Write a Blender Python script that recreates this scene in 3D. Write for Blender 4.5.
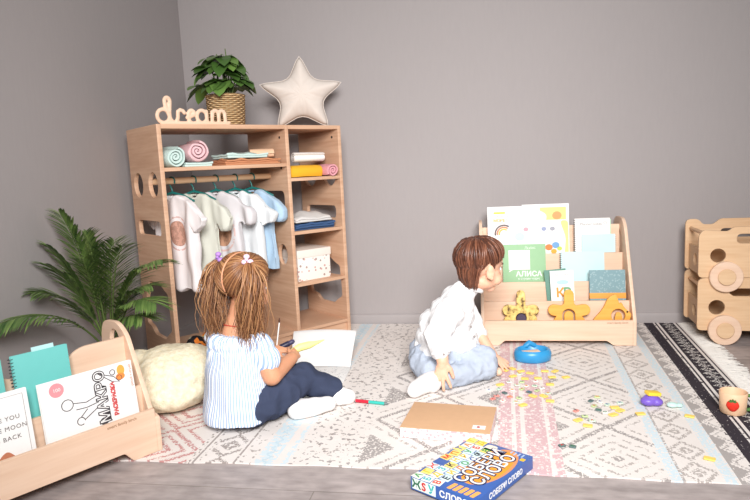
import bpy, bmesh, math, random
from math import sin, cos, pi, radians, sqrt, atan2
from mathutils import Vector, Matrix, noise as mnoise, Quaternion

for o in list(bpy.data.objects):
    bpy.data.objects.remove(o)
scene = bpy.context.scene
COL = scene.collection
V = Vector
rnd = random.Random(7)

# ------------------------------------------------------------------ camera
def make_camera():
    yaw, pit, rol = radians(9.753), radians(7.677), radians(-2.693)
    f = V((-sin(yaw) * cos(pit), cos(yaw) * cos(pit), -sin(pit)))
    r0 = V((cos(yaw), sin(yaw), 0))
    u0 = r0.cross(f)
    r = cos(rol) * r0 + sin(rol) * u0
    u = -sin(rol) * r0 + cos(rol) * u0
    cd = bpy.data.cameras.new('camera')
    cd.sensor_width = 36
    cd.lens = 36 * 613.7 / 750
    cd.clip_start = 0.05
    c = bpy.data.objects.new('camera', cd)
    COL.objects.link(c)
    m = Matrix((r, u, -f)).transposed().to_4x4()
    m.translation = V((0, 0, 0.85))
    c.matrix_world = m
    scene.camera = c
make_camera()

# ------------------------------------------------------------------ world, lights, exposure
w = bpy.data.worlds.new('world')
scene.world = w
w.use_nodes = True
bg = w.node_tree.nodes['Background']
bg.inputs[0].default_value = (1.0, 0.985, 0.98, 1)
bg.inputs[1].default_value = 0.30

def area(name, loc, target, size, sizey, power, color=(1, 1, 1)):
    l = bpy.data.lights.new(name, 'AREA')
    l.shape = 'RECTANGLE'
    l.size, l.size_y, l.energy, l.color = size, sizey, power, color
    o = bpy.data.objects.new(name, l)
    COL.objects.link(o)
    o.location = loc
    o.rotation_euler = (V(target) - V(loc)).to_track_quat('-Z', 'Y').to_euler()
area('unseen_softbox', (0.25, -0.30, 1.75), (-0.25, 2.9, 0.42), 1.2, 1.0, 76, (1.0, 0.99, 0.985))  # unseen softbox-style key light above and behind the camera; no window stands there
bpy.data.lights['unseen_softbox'].spread = radians(96)
scene.view_settings.view_transform = 'Standard'
scene.view_settings.look = 'None'
scene.view_settings.gamma = 1
scene.view_settings.use_curve_mapping = False
scene.view_settings.exposure = -0.58

# ------------------------------------------------------------------ materials
def lin(c):
    if isinstance(c, str):
        c = tuple(int(c[i:i + 2], 16) for i in (0, 2, 4))
    o = []
    for x in c:
        x = x / 255
        o.append(x / 12.92 if x <= 0.04045 else ((x + 0.055) / 1.055) ** 2.4)
    return (*o, 1)

class G:
    """small helper that writes shader node trees"""
    def __init__(s, name, rough=0.6, spec=0.35):
        s.mat = bpy.data.materials.new(name)
        s.mat.use_nodes = True
        s.t = s.mat.node_tree
        s.b = s.t.nodes['Principled BSDF']
        s.b.inputs['Roughness'].default_value = rough
        s.b.inputs['Specular IOR Level'].default_value = spec
    def put(s, sock, v):
        if hasattr(v, 'is_output'):
            s.t.links.new(v, sock)
        else:
            sock.default_value = v
    def m(s, op, a, b=None, c=None):
        n = s.t.nodes.new('ShaderNodeMath')
        n.operation = op
        for i, v in enumerate((a, b, c)):
            if v is not None:
                s.put(n.inputs[i], v)
        return n.outputs[0]
    def mix(s, f, a, b):
        n = s.t.nodes.new('ShaderNodeMix')
        n.data_type = 'RGBA'
        s.put(n.inputs[0], f)
        s.put(n.inputs[6], a)
        s.put(n.inputs[7], b)
        return n.outputs[2]
    def coord(s, kind='Object'):
        return s.t.nodes.new('ShaderNodeTexCoord').outputs[kind]
    def mapping(s, v, scale=(1, 1, 1), rot=(0, 0, 0)):
        n = s.t.nodes.new('ShaderNodeMapping')
        s.t.links.new(v, n.inputs[0])
        n.inputs['Scale'].default_value = scale
        n.inputs['Rotation'].default_value = rot
        return n.outputs[0]
    def noise(s, v, scale, detail=2, out=0):
        n = s.t.nodes.new('ShaderNodeTexNoise')
        s.t.links.new(v, n.inputs['Vector'])
        n.inputs['Scale'].default_value = scale
        n.inputs['Detail'].default_value = detail
        return n.outputs[out]
    def voro(s, v, scale, out='Distance'):
        n = s.t.nodes.new('ShaderNodeTexVoronoi')
        s.t.links.new(v, n.inputs['Vector'])
        n.inputs['Scale'].default_value = scale
        return n.outputs[out]
    def ramp(s, f, stops):
        n = s.t.nodes.new('ShaderNodeValToRGB')
        s.t.links.new(f, n.inputs[0])
        e = n.color_ramp.elements
        while len(e) < len(stops):
            e.new(0.5)
        for k, (p, c) in zip(e, stops):
            k.position, k.color = p, c
        return n.outputs[0]
    def bump(s, h, strength=0.2, dist=0.01):
        n = s.t.nodes.new('ShaderNodeBump')
        n.inputs['Strength'].default_value = strength
        n.inputs['Distance'].default_value = dist
        s.t.links.new(h, n.inputs['Height'])
        s.t.links.new(n.outputs[0], s.b.inputs['Normal'])
    def base(s, c):
        s.put(s.b.inputs['Base Color'], c)
        return s.mat
    def sep(s, v):
        n = s.t.nodes.new('ShaderNodeSeparateXYZ')
        s.t.links.new(v, n.inputs[0])
        return n.outputs
    def comb(s, x, y, z=0.0):
        n = s.t.nodes.new('ShaderNodeCombineXYZ')
        for i, v in enumerate((x, y, z)):
            s.put(n.inputs[i], v)
        return n.outputs[0]

def plain(name, c, rough=0.6, var=0.06, scale=30, bump=0.0, spec=0.35):
    g = G(name, rough, spec)
    v = g.coord()
    n = g.noise(v, scale, 3)
    c = lin(c)
    d = tuple(x * (1 - var) for x in c[:3]) + (1,)
    l = tuple(min(1, x * (1 + var)) for x in c[:3]) + (1,)
    if bump:
        g.bump(n, bump, 0.004)
    return g.base(g.mix(n, d, l))

def wood(name, c1, c2, rough=0.5, rot=(0, 0, 0)):
    g = G(name, rough, 0.3)
    v = g.coord()
    a = g.noise(g.mapping(v, (3, 3, 55), rot), 1.6, 4)
    b = g.noise(g.mapping(v, (1.2, 1.2, 9), rot), 2.2, 3)
    f = g.m('ADD', g.m('MULTIPLY', a, 0.5), g.m('MULTIPLY', b, 0.5))
    return g.base(g.ramp(f, [(0.32, lin(c1)), (0.66, lin(c2))]))

def fabric(name, c, scale=350, var=0.08, bump=0.25, rough=0.9):
    g = G(name, rough, 0.15)
    v = g.coord()
    n = g.noise(v, scale, 2)
    n2 = g.noise(v, 14, 3)
    c = lin(c)
    d = tuple(x * (1 - 2 * var) for x in c[:3]) + (1,)
    g.bump(n, bump, 0.002)
    return g.base(g.mix(g.m('ADD', g.m('MULTIPLY', n, 0.5), g.m('MULTIPLY', n2, 0.5)), d, c))

M = {}
M['birch'] = wood('birch_plywood', (196, 152, 122), (220, 182, 152))
M['birch_light'] = wood('pale_birch_plywood', (225, 189, 161), (237, 206, 181), rot=(0, pi / 2, 0))
M['birch_warm'] = wood('warm_birch_plywood', (200, 158, 118), (220, 182, 142))
M['trolley_wood'] = wood('trolley_birch', (214, 174, 134), (230, 196, 158), rot=(0, pi / 2, 0))
M['dowel'] = wood('dowel_wood', (214, 170, 130), (228, 190, 152), rot=(0, pi / 2, 0))
M['yellow_wood'] = wood('orange_lacquered_wood', (226, 158, 62), (242, 184, 92))
M['white'] = plain('white_paper', (240, 239, 237), 0.6, 0.02)
M['page'] = plain('page_edges', (235, 230, 220), 0.8, 0.05, 200)
M['screw'] = plain('dark_screw', (60, 50, 45), 0.4)

# ------------------------------------------------------------------ mesh helpers
def link(name, me, mat, parent=None):
    o = bpy.data.objects.new(name, me)
    COL.objects.link(o)
    if mat is not None and not me.materials:
        me.materials.append(mat)
    if parent is not None:
        o.parent = parent
    return o

def fin(name, bm, mat, parent=None, angle=35):
    bmesh.ops.recalc_face_normals(bm, faces=bm.faces[:])
    me = bpy.data.meshes.new(name)
    bm.to_mesh(me)
    bm.free()
    for p in me.polygons:
        p.use_smooth = True
    if angle < 180:
        me.set_sharp_from_angle(angle=radians(angle))
    return link(name, me, mat, parent)

def NB():
    return bmesh.new()

def box(bm, c, s, rot=None, bev=0.0):
    old = set(bm.verts)
    r = bmesh.ops.create_cube(bm, size=1)
    vs = r['verts']
    for v in vs:
        v.co = V((v.co.x * s[0], v.co.y * s[1], v.co.z * s[2]))
    if bev:
        es = list({e for v in vs for e in v.link_edges})
        bmesh.ops.bevel(bm, geom=vs + es, offset=bev, segments=2, affect='EDGES', profile=0.7)
        vs = [v for v in bm.verts if v not in old]
    mt = Matrix.Translation(V(c))
    if rot is not None:
        mt = mt @ rot.to_4x4()
    for v in vs:
        v.co = mt @ v.co
    return vs

def bx(name, x0, x1, y0, y1, z0, z1, mat, parent=None, bev=0.0015):
    bm = NB()
    box(bm, ((x0 + x1) / 2, (y0 + y1) / 2, (z0 + z1) / 2), (x1 - x0, y1 - y0, z1 - z0), None, bev)
    return fin(name, bm, mat, parent)

def ell(bm, c, r, rot=None, seg=24):
    q = bmesh.ops.create_uvsphere(bm, u_segments=seg, v_segments=seg * 2 // 3, radius=1)
    if not hasattr(r, '__len__'):
        r = (r, r, r)
    mt = Matrix.Translation(V(c))
    if rot is not None:
        mt = mt @ rot.to_4x4()
    mt = mt @ Matrix.Diagonal((*r, 1))
    for v in q['verts']:
        v.co = mt @ v.co
    return q['verts']

def frame(d):
    d = d.normalized()
    a = V((0, 0, 1)) if abs(d.z) < 0.9 else V((1, 0, 0))
    x = d.cross(a).normalized()
    return x, d.cross(x).normalized()

def tube(bm, pts, rad, seg=10, cap=True, flat=1.0):
    """tube along a path; rad a number or one per point; round ends"""
    pts = [V(p) for p in pts]
    n = len(pts)
    if not hasattr(rad, '__len__'):
        rad = [rad] * n
    rings = []
    d0 = pts[1] - pts[0]
    x, y = frame(d0)
    prev = d0.normalized()
    for i, p in enumerate(pts):
        d = (pts[min(i + 1, n - 1)] - pts[max(i - 1, 0)])
        if d.length < 1e-9:
            d = prev.copy()
        d.normalize()
        q = prev.rotation_difference(d)
        x = q @ x
        y = q @ y
        prev = d
        loop = [(p, rad[i])]
        if cap and i == 0:
            loop = [(p - d * rad[0] * 0.85, rad[0] * 0.5), (p, rad[0])]
        if cap and i == n - 1:
            loop = [(p, rad[-1]), (p + d * rad[-1] * 0.85, rad[-1] * 0.5)]
        for c, rr in loop:
            rings.append([bm.verts.new(c + x * rr * cos(2 * pi * k / seg) + y * rr * flat * sin(2 * pi * k / seg)) for k in range(seg)])
    for a, b in zip(rings, rings[1:]):
        for k in range(seg):
            bm.faces.new((a[k], a[(k + 1) % seg], b[(k + 1) % seg], b[k]))
    bm.faces.new(rings[0][::-1])
    bm.faces.new(rings[-1])

def lathe(bm, prof, seg=32, mt=None):
    """profile of (radius, z); radius 0 closes"""
    rings = []
    for r, z in prof:
        if r <= 1e-6:
            rings.append([bm.verts.new((0, 0, z))])
        else:
            rings.append([bm.verts.new((r * cos(2 * pi * k / seg), r * sin(2 * pi * k / seg), z)) for k in range(seg)])
    for a, b in zip(rings, rings[1:]):
        if len(a) == 1 and len(b) == 1:
            continue
        for k in range(seg):
            k2 = (k + 1) % seg
            if len(a) == 1:
                bm.faces.new((a[0], b[k], b[k2]))
            elif len(b) == 1:
                bm.faces.new((a[k], a[k2], b[0]))
            else:
                bm.faces.new((a[k], a[k2], b[k2], b[k]))
    if mt is not None:
        for ring in rings:
            for v in ring:
                v.co = mt @ v.co

def rp(pts, r=0.01, n=5):
    """polygon with rounded corners"""
    out = []
    N = len(pts)
    for i, p in enumerate(pts):
        rr = p[2] if len(p) > 2 else r
        p0, p1, p2 = V(pts[i - 1][:2]), V(p[:2]), V(pts[(i + 1) % N][:2])
        a, b = (p0 - p1), (p2 - p1)
        k = min(rr, a.length * 0.48, b.length * 0.48)
        if k < 1e-5:
            out.append(tuple(p1))
            continue
        s, e = p1 + a.normalized() * k, p1 + b.normalized() * k
        for j in range(n + 1):
            t = j / n
            q = s * (1 - t) ** 2 + p1 * 2 * t * (1 - t) + e * t * t
            out.append((q.x, q.y))
    return out

def circ(cx, cy, rx, ry=None, n=28):
    ry = rx if ry is None else ry
    return [(cx + rx * cos(2 * pi * k / n), cy + ry * sin(2 * pi * k / n)) for k in range(n)]

def axes(o, x, y):
    x, y = V(x).normalized(), V(y).normalized()
    m = Matrix((x, y, x.cross(y))).transposed().to_4x4()
    m.translation = V(o)
    return m

def curve_mesh(cu, mt):
    o = bpy.data.objects.new('temporary', cu)
    COL.objects.link(o)
    dg = bpy.context.evaluated_depsgraph_get()
    me = bpy.data.meshes.new_from_object(o.evaluated_get(dg))
    bpy.data.objects.remove(o)
    bpy.data.curves.remove(cu)
    me.transform(mt)
    if mt.determinant() < 0:
        me.flip_normals()
    me.materials.clear()
    return me

def plate(name, outer, holes, t, mat, parent, mt, bev=0.0015):
    """flat board cut to an outline with through holes, thickness t along local z, back face at z=0"""
    cu = bpy.data.curves.new(name, 'CURVE')
    cu.dimensions = '2D'
    cu.fill_mode = 'BOTH'
    cu.extrude = t / 2 - bev
    cu.bevel_depth = bev
    cu.bevel_resolution = 1
    cu.offset = -bev
    for loop in [outer] + list(holes):
        sp = cu.splines.new('POLY')
        sp.points.add(len(loop) - 1)
        for q, p in zip(sp.points, loop):
            q.co = (p[0], p[1], 0, 1)
        sp.use_cyclic_u = True
    me = curve_mesh(cu, mt @ Matrix.Translation((0, 0, t / 2)))
    for p in me.polygons:
        p.use_smooth = True
    me.set_sharp_from_angle(angle=radians(35))
    return link(name, me, mat, parent)

def text(name, s, size, mat, parent, mt, thick=0.0004, align='CENTER', bold=0.0, space=1.0):
    cu = bpy.data.curves.new(name, 'FONT')
    cu.body = s
    cu.size = size
    cu.align_x = align
    cu.align_y = 'CENTER'
    cu.extrude = thick
    cu.offset = bold
    cu.space_character = space
    cu.resolution_u = 3
    return link(name, curve_mesh(cu, mt), mat, parent)

def remesh(name, bm, mat, parent, voxel, smooth=6, fac=0.5, wrinkle=None, sub=False):
    """weld overlapping solids into one continuous surface"""
    me = bpy.data.meshes.new(name)
    bmesh.ops.recalc_face_normals(bm, faces=bm.faces[:])
    bm.to_mesh(me)
    bm.free()
    o = bpy.data.objects.new('temporary', me)
    COL.objects.link(o)
    m = o.modifiers.new('r', 'REMESH')
    m.mode = 'VOXEL'
    m.voxel_size = voxel
    if smooth:
        m = o.modifiers.new('s', 'SMOOTH')
        m.iterations = smooth
        m.factor = fac
    dg = bpy.context.evaluated_depsgraph_get()
    me2 = bpy.data.meshes.new_from_object(o.evaluated_get(dg))
    bpy.data.objects.remove(o)
    bpy.data.meshes.remove(me)
    if wrinkle:
        vs = [(v, v.normal.copy()) for v in me2.vertices]
        for v, nn in vs:
            v.co = v.co + nn * wrinkle(v.co, nn)
    me2.name = name
    for p in me2.polygons:
        p.use_smooth = True
    return link(name, me2, mat, parent)

def tag(o, label, cat, group=None, kind=None):
    o['label'], o['category'] = label, cat
    if group:
        o['group'] = group
    if kind:
        o['kind'] = kind
    return o

def thing(name, label, cat, loc=(0, 0, 0), rz=0.0, group=None):
    o = bpy.data.objects.new(name, None)
    o.empty_display_size = 0.05
    COL.objects.link(o)
    o.location = loc
    o.rotation_euler = (0, 0, rz)
    return tag(o, label, cat, group)

def struct(o):
    o['kind'] = 'structure'
    return o

def nz(p, s):
    return mnoise.noise(V(p) * s)

# ------------------------------------------------------------------ the room
YW, XW = 3.235, -1.568
def wall_mat(name, c):
    g = G(name, 0.85, 0.15)
    v = g.coord()
    n = g.noise(g.mapping(v, (1, 1, 0.15)), 90, 3)
    n2 = g.noise(g.mapping(v, (60, 60, 220)), 1.5, 2)
    n3 = g.noise(v, 1.3, 2)
    f = g.m('ADD', g.m('MULTIPLY', n, 0.5), g.m('MULTIPLY', n3, 0.5))
    c = lin(c)
    g.bump(g.m('ADD', n, n2), 0.12, 0.002)
    return g.base(g.mix(f, tuple(x * 0.93 for x in c[:3]) + (1,), tuple(x * 1.05 for x in c[:3]) + (1,)))
M['wall'] = wall_mat('grey_wallpaper', (168, 161, 160))
M['skirting'] = plain('grey_painted_skirting', (168, 161, 160), 0.6, 0.03)

def floor_mat():
    g = G('grey_plank_floor', 0.5, 0.3)
    v = g.coord()
    br = g.t.nodes.new('ShaderNodeTexBrick')
    g.t.links.new(g.mapping(v, (1, 1, 1)), br.inputs['Vector'])
    br.offset = 0.37
    br.inputs['Scale'].default_value = 1
    br.inputs['Brick Width'].default_value = 1.22
    br.inputs['Row Height'].default_value = 0.165
    br.inputs['Mortar Size'].default_value = 0.0018
    br.inputs['Mortar Smooth'].default_value = 0.3
    br.inputs['Color1'].default_value = lin((168, 158, 156))
    br.inputs['Color2'].default_value = lin((183, 172, 170))
    br.inputs['Mortar'].default_value = lin((140, 132, 127))
    a = g.noise(g.mapping(v, (5, 22, 1)), 2.0, 5)
    b = g.noise(g.mapping(v, (4, 6, 1)), 4.0, 5)
    f = g.m('ADD', g.m('MULTIPLY', a, 0.5), g.m('MULTIPLY', b, 0.5))
    dark = g.ramp(f, [(0.3, (0.62, 0.61, 0.60, 1)), (0.65, (1.12, 1.11, 1.10, 1))])
    n = g.t.nodes.new('ShaderNodeMix')
    n.data_type = 'RGBA'
    n.blend_type = 'MULTIPLY'
    n.inputs[0].default_value = 1
    g.t.links.new(br.outputs['Color'], n.inputs[6])
    g.t.links.new(dark, n.inputs[7])
    g.bump(f, 0.08, 0.002)
    return g.base(n.outputs[2])
M['floor'] = floor_mat()

struct(bx('floor', XW - 0.1, 3.2, -0.9, YW + 0.1, -0.06, 0.0, M['floor'], bev=0))
struct(bx('wall_back', XW - 0.1, 3.2, YW, YW + 0.1, 0.0, 2.7, M['wall'], bev=0))
struct(bx('wall_left', XW - 0.1, XW, -0.9, YW, 0.0, 2.7, M['wall'], bev=0))
def skirting(name, mt, length):
    prof = [(0, 0), (0.012, 0), (0.012, 0.038), (0.009, 0.05), (0.006, 0.053), (0, 0.055)]
    o = plate(name, prof, [], length, M['skirting'], None, mt, 0.0004)
    struct(o)
skirting('baseboard_back', axes((3.15, YW, 0), (0, -1, 0), (0, 0, 1)), 3.15 - XW)
skirting('baseboard_left', axes((XW, YW - 0.013, 0), (1, 0, 0), (0, 0, 1)), YW + 0.8)

# ------------------------------------------------------------------ rug
RZ = 0.006
def rug_mat():
    g = G('printed_rug', 0.95, 0.1)
    uvn = g.coord('UV')
    o = g.sep(uvn)
    U, W = o[0], o[1]
    mm = g.m
    nA = g.noise(uvn, 55, 2)
    nB = g.noise(uvn, 120, 2)
    nC = g.noise(uvn, 9, 3)
    q = 0.007
    # woven steps
    u = mm('ADD', mm('SNAP', U, q), mm('MULTIPLY', mm('SUBTRACT', nA, 0.5), 0.020))
    v = mm('ADD', mm('SNAP', W, q), mm('MULTIPLY', mm('SUBTRACT', nB, 0.5), 0.020))
    def band(a, b, x=None):
        x = u if x is None else x
        return mm('MULTIPLY', mm('GREATER_THAN', x, a), mm('LESS_THAN', x, b))
    def dia(c, hw, P, v0=0.0):
        du = mm('DIVIDE', mm('ABSOLUTE', mm('SUBTRACT', u, c)), hw)
        dv = mm('DIVIDE', mm('ABSOLUTE', mm('SUBTRACT', mm('FLOORED_MODULO', mm('SUBTRACT', v, v0), P), P / 2)), P / 2)
        return mm('ADD', du, dv)
    def ring(r, c, wd):
        return mm('LESS_THAN', mm('ABSOLUTE', mm('SUBTRACT', r, c)), wd)
    def mx(*a):
        r = a[0]
        for b in a[1:]:
            r = mm('MAXIMUM', r, b)
        return r
    def mul(*a):
        r = a[0]
        for b in a[1:]:
            r = mm('MULTIPLY', r, b)
        return r
    worn = mm('GREATER_THAN', nB, 0.44)
    worn2 = mm('GREATER_THAN', nA, 0.49)
    cream, gray, pink = lin((240, 234, 228)), lin((160, 153, 150)), lin((216, 180, 183))
    blue, red, black, brown = lin((208, 224, 231)), lin((196, 130, 128)), lin((62, 56, 62)), lin((130, 118, 112))
    col = g.mix(nC, lin((226, 218, 212)), lin((238, 231, 226)))
    def lay(mask, c, k=1.0):
        nonlocal col
        col = g.mix(mm('MULTIPLY', mask, k), col, c)
    # red medallions
    zr = band(-1.25, -0.885)
    r = dia(-1.03, 0.16, 0.30, 0.02)
    lay(mul(zr, mx(ring(r, 0.95, .07), ring(r, 0.66, .05), ring(r, 0.34, .07), ring(r, 1.3, .05)), worn), red, 0.85)
    lay(mx(band(-.880, -.876), band(-.846, -.842), band(-.738, -.733), band(-.865, -.858)), brown, .7)
    # small brown diamonds
    r = dia(-.79, .075, .16, .03)
    lay(mul(band(-.836, -.744), mx(ring(r, .9, .12), ring(r, .3, .16)), worn), brown, .75)
    # blue bands
    zz = mm('PINGPONG', v, 0.02)
    lay(mul(mx(band(-.672, -.612), band(-.588, -.574)), mm('GREATER_THAN', nA, .44)), blue, .9)
    lay(mul(band(-.655, -.63), mm('LESS_THAN', mm('ABSOLUTE', mm('SUBTRACT', mm('ADD', u, zz), -.632)), .005)), lin((190, 212, 222)), .8)
    lay(mul(band(-.728, -.68), mm('GREATER_THAN', nA, .62)), brown, .6)
    # speckles
    sp = mul(band(-.565, -.375), mm('GREATER_THAN', nA, .60))
    lay(sp, gray, .9)
    r0 = dia(-.47, .1, .3, .1)
    lay(mul(band(-.56, -.38), ring(r0, .55, .05), worn2), brown, .55)
    # large concentric diamonds
    for c, a, b, v0 in ((-.16, -.37, .035, .0), (.365, .215, .475, .20)):
        r = dia(c, .205, .43, v0)
        z = band(a, b)
        lay(mul(z, mx(ring(r, 1.0, .055)), worn), gray, .95)
        lay(mul(z, mx(ring(r, .74, .028), ring(r, .50, .030), ring(r, .27, .035), ring(r, 1.25, .03)), worn2), brown, .55)
        lay(mul(z, mx(mm('LESS_THAN', r, .09), mm('GREATER_THAN', r, 1.55)), worn), gray, .9)
    # pink stripes
    lay(mul(mx(band(.035, .075), band(.088, .100), band(.118, .178), band(.190, .212)), mm('GREATER_THAN', nB, .38)), pink, .95)
    lay(mul(band(.04, .21), mm('LESS_THAN', g.voro(g.comb(u, v), 60), .36)), cream, .8)
    # blue and geometric bands
    lay(mul(band(.478, .508), mm('GREATER_THAN', nB, .45)), blue, .95)
    r = dia(.558, .055, .13, .02)
    lay(mul(band(.512, .605), mx(ring(r, .85, .13), ring(r, .25, .14)), worn), brown, .6)
    lay(mul(band(.508, .513), worn), gray, .8)
    lay(mul(band(.615, .643), mm('GREATER_THAN', nB, .45)), blue, .95)
    zig = mm('ADD', .652, mm('MULTIPLY', mm('PINGPONG', v, .045), .8))
    lay(mul(band(.648, .70), mm('LESS_THAN', u, zig)), gray, .85)
    lay(mul(band(.648, .70), mm('LESS_THAN', mm('ABSOLUTE', mm('SUBTRACT', u, mm('ADD', zig, .014))), .0035), worn), gray, .9)
    # black border
    edge = mm('ADD', .70, mm('MULTIPLY', mm('PINGPONG', v, .006), .8))
    lay(mul(mm('GREATER_THAN', u, edge), mm('LESS_THAN', u, .747), mm('GREATER_THAN', nB, .30)), black)
    lay(mx(band(.757, .764, U)), black)
    lay(mul(band(.775, .842, U)), black)
    r = dia(.808, .03, .045, .0)
    lay(mul(band(.781, .836), mx(ring(r, .75, .16), mm('LESS_THAN', r, .22)), mm('GREATER_THAN', nB, .45)), cream)
    lay(mx(band(.853, .859, U)), black)
    g.bump(mm('ADD', g.noise(g.mapping(uvn, (260, 40, 1)), 1, 1), mm('MULTIPLY', nB, .8)), .35, .002)
    return g.base(col)
M['rug'] = rug_mat()
M['fringe'] = fabric('rug_fringe', (240, 235, 228), 200, .04)

def rug_pos(u, v):
    k = 0.01 + 0.06 * min(1, max(0, (u + 0.8) / 1.6))
    y0 = 1.602 + 0.018 * sin((u + 1.2) * 1.7) + 0.003 * sin(u * 23)
    y = y0 + (v - 1.6) * (3.212 - y0) / 1.612
    x = u + (y - 1.66) * k
    lift = max(0, 1 - (v - 1.6) / 0.03)
    z = RZ - 0.0016 + lift * 0.0012 * sin(u * 17) + 0.0004 * sin(u * 31 + v * 9)
    return V((x, y, z))

def make_rug():
    us = [-1.22 + (0.875 + 1.22) * i / 110 for i in range(111)]
    vs = [1.6 + 1.612 * j / 90 for j in range(91)]
    bm = NB()
    uv = bm.loops.layers.uv.new('UVMap')
    top = [[bm.verts.new(rug_pos(u, v)) for v in vs] for u in us]
    key = {}
    for i, u in enumerate(us):
        for j, v in enumerate(vs):
            key[top[i][j]] = (u, v)
    for i in range(110):
        for j in range(90):
            bm.faces.new((top[i][j], top[i + 1][j], top[i + 1][j + 1], top[i][j + 1]))
    rim = [top[i][0] for i in range(111)] + [top[110][j] for j in range(1, 91)] + [top[i][90] for i in range(109, -1, -1)] + [top[0][j] for j in range(89, 0, -1)]
    low = []
    for v in rim:
        q = bm.verts.new((v.co.x, v.co.y, 0.0006))
        key[q] = key[v]
        low.append(q)
    n = len(rim)
    for i in range(n):
        bm.faces.new((rim[i], low[i], low[(i + 1) % n], rim[(i + 1) % n]))
    bm.faces.new(low)
    for f in bm.faces:
        for l in f.loops:
            l[uv].uv = key[l.vert]
    rug = fin('rug', bm, M['rug'], None, 60)
    tag(rug, 'cream patterned rug with diamonds, pastel stripes and black border on the floor', 'rug')
    bm = NB()
    for i in range(300):
        v = 1.6 + 1.612 * (i + 0.5) / 300
        for k in range(2):
            p = rug_pos(0.868, v + rnd.uniform(-.003, .003))
            L = rnd.uniform(0.055, 0.095)
            a = rnd.uniform(-.35, .35)
            pts = [p, p + V((L * .5, L * .5 * a, rnd.uniform(-.002, .003))), p + V((L, L * a * 1.3, -.002 - rnd.uniform(0, .001)))]
            tube(bm, pts, [.0028, .0030, .0022], 5, True, 0.7)
    f = fin('fringe', bm, M['fringe'], rug, 180)
    f['kind'] = 'stuff'
make_rug()

# ------------------------------------------------------------------ open wardrobe across the corner
WA = radians(49.3)
WO = V((-1.242, 2.284, RZ))
WX, WY = V((cos(WA), sin(WA), 0)), V((-sin(WA), cos(WA), 0))
WZ0 = -RZ
def W(u, v, z):
    return WO + WX * u + WY * v + V((0, 0, z - RZ))
SIDE = lambda x, y=0: axes((x, y, 0), (0, 1, 0), (0, 0, 1))      # plane of a side panel: (depth, height)
FRONT = lambda x, y: axes((x, y, 0), (1, 0, 0), (0, 0, 1))       # plane facing the front, thickness toward it

CAR = rp([(.251, .396), (.128, .402), (.088, .378), (.045, .360), (.036, .245), (.036, .205), (.075, .185), (.110, .160), (.228, .162),
          (.262, .190), (.312, .200), (.316, .290), (.285, .345)], .012)
def make_wardrobe():
    t = thing('open_wardrobe', 'tall birch plywood open wardrobe with clothes rod and cut-out sides across the room corner', 'wardrobe', WO, WA)
    h = 1.059 - RZ
    holes = [circ(.262, .814, .054, .052), circ(.090, .814, .052, .052), rp([(.05, .602), (.305, .602), (.305, .664), (.05, .664)], .022), CAR]
    rect = rp([(0, 0), (.353, 0), (.353, h), (0, h)], .004, 2)
    for x in (0, .886):
        p = plate('side_panel', rect, holes, .018, M['birch'], t, SIDE(x))
    dv = plate('divider', rect[:], [circ(.087, .452, .040, .050), rp([(.04, .64), (.31, .64), (.31, .755), (.04, .755)], .03)], .018, M['birch'], t, SIDE(.588))
    bx('top_board', .018, .588, 0, .353, h - .018, h, M['birch'], t)
    bx('top_board', .606, .886, 0, .353, h - .018, h, M['birch'], t)
    for x0, x1, z in ((.018, .588, .887), (.606, .886, .818), (.606, .886, .568), (.606, .886, .321)):
        bx('shelf', x0, x1, .002, .35, z - .015 - RZ, z - RZ, M['birch'], t)
    bx('base_board', .018, .588, .002, .35, .078, .093, M['birch'], t)
    bx('base_board', .606, .886, .002, .35, .078, .093, M['birch'], t)
    bx('kick_board', .018, .588, .012, .028, 0, .078, M['birch'], t)
    bx('kick_board', .606, .886, .012, .028, 0, .078, M['birch'], t)
    bm = NB()
    tube(bm, [(.016, .165, .832 - RZ), (.590, .165, .832 - RZ)], .0135, 20, False)
    fin('clothes_rod', bm, M['dowel'], t)
    for x, y, z in ((.586, .05, 1.0), (.884, .05, 1.0), (.586, .05, .86)):
        bm = NB()
        tube(bm, [(x, y, z), (x + .004, y, z)], .006, 12, False)
        fin('screw', bm, M['screw'], t)
    return t
make_wardrobe()

# ------------------------------------------------------------------ front-facing bookshelves
def bookcase(label, loc, rz, width, prof, hole, boards, floors, front, footmin, name_at):
    t = thing('display_bookshelf', label, 'bookshelf', loc, rz)
    th = .015
    for x in (0, width - th):
        plate('side_panel', prof, [hole], th, M['birch_light'], t, SIDE(x))
    plate('front_board', front, [], th, M['birch_light'], t, FRONT(0, th))
    for y, z0, z1, cut in boards:
        if cut:
            o = rp([(th, z0, 0), (width - th, z0, 0), (width - th, z1, 0), (.40, z1, .03), (.345, z1 - cut, .03), (.20, z1 - cut, .03), (.15, z1, .03), (th, z1, 0)], .01)
        else:
            o = [(th, z0), (width - th, z0), (width - th, z1), (th, z1)]
        plate('tier_board', o, [], .012, M['birch_light'], t, FRONT(0, y + .012))
    for y0, y1, z in floors:
        bx('slot_floor', th, width - th, y0, y1, z - .008, z, M['birch_light'], t, 0)
    text('engraved_lettering', 'smart family birch', .0125, M['engrave'], t, axes(name_at, (1, 0, 0), (0, 0, 1)), .0002)
    return t
M['engrave'] = plain('engraved_brown', (150, 105, 70), .8)

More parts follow.
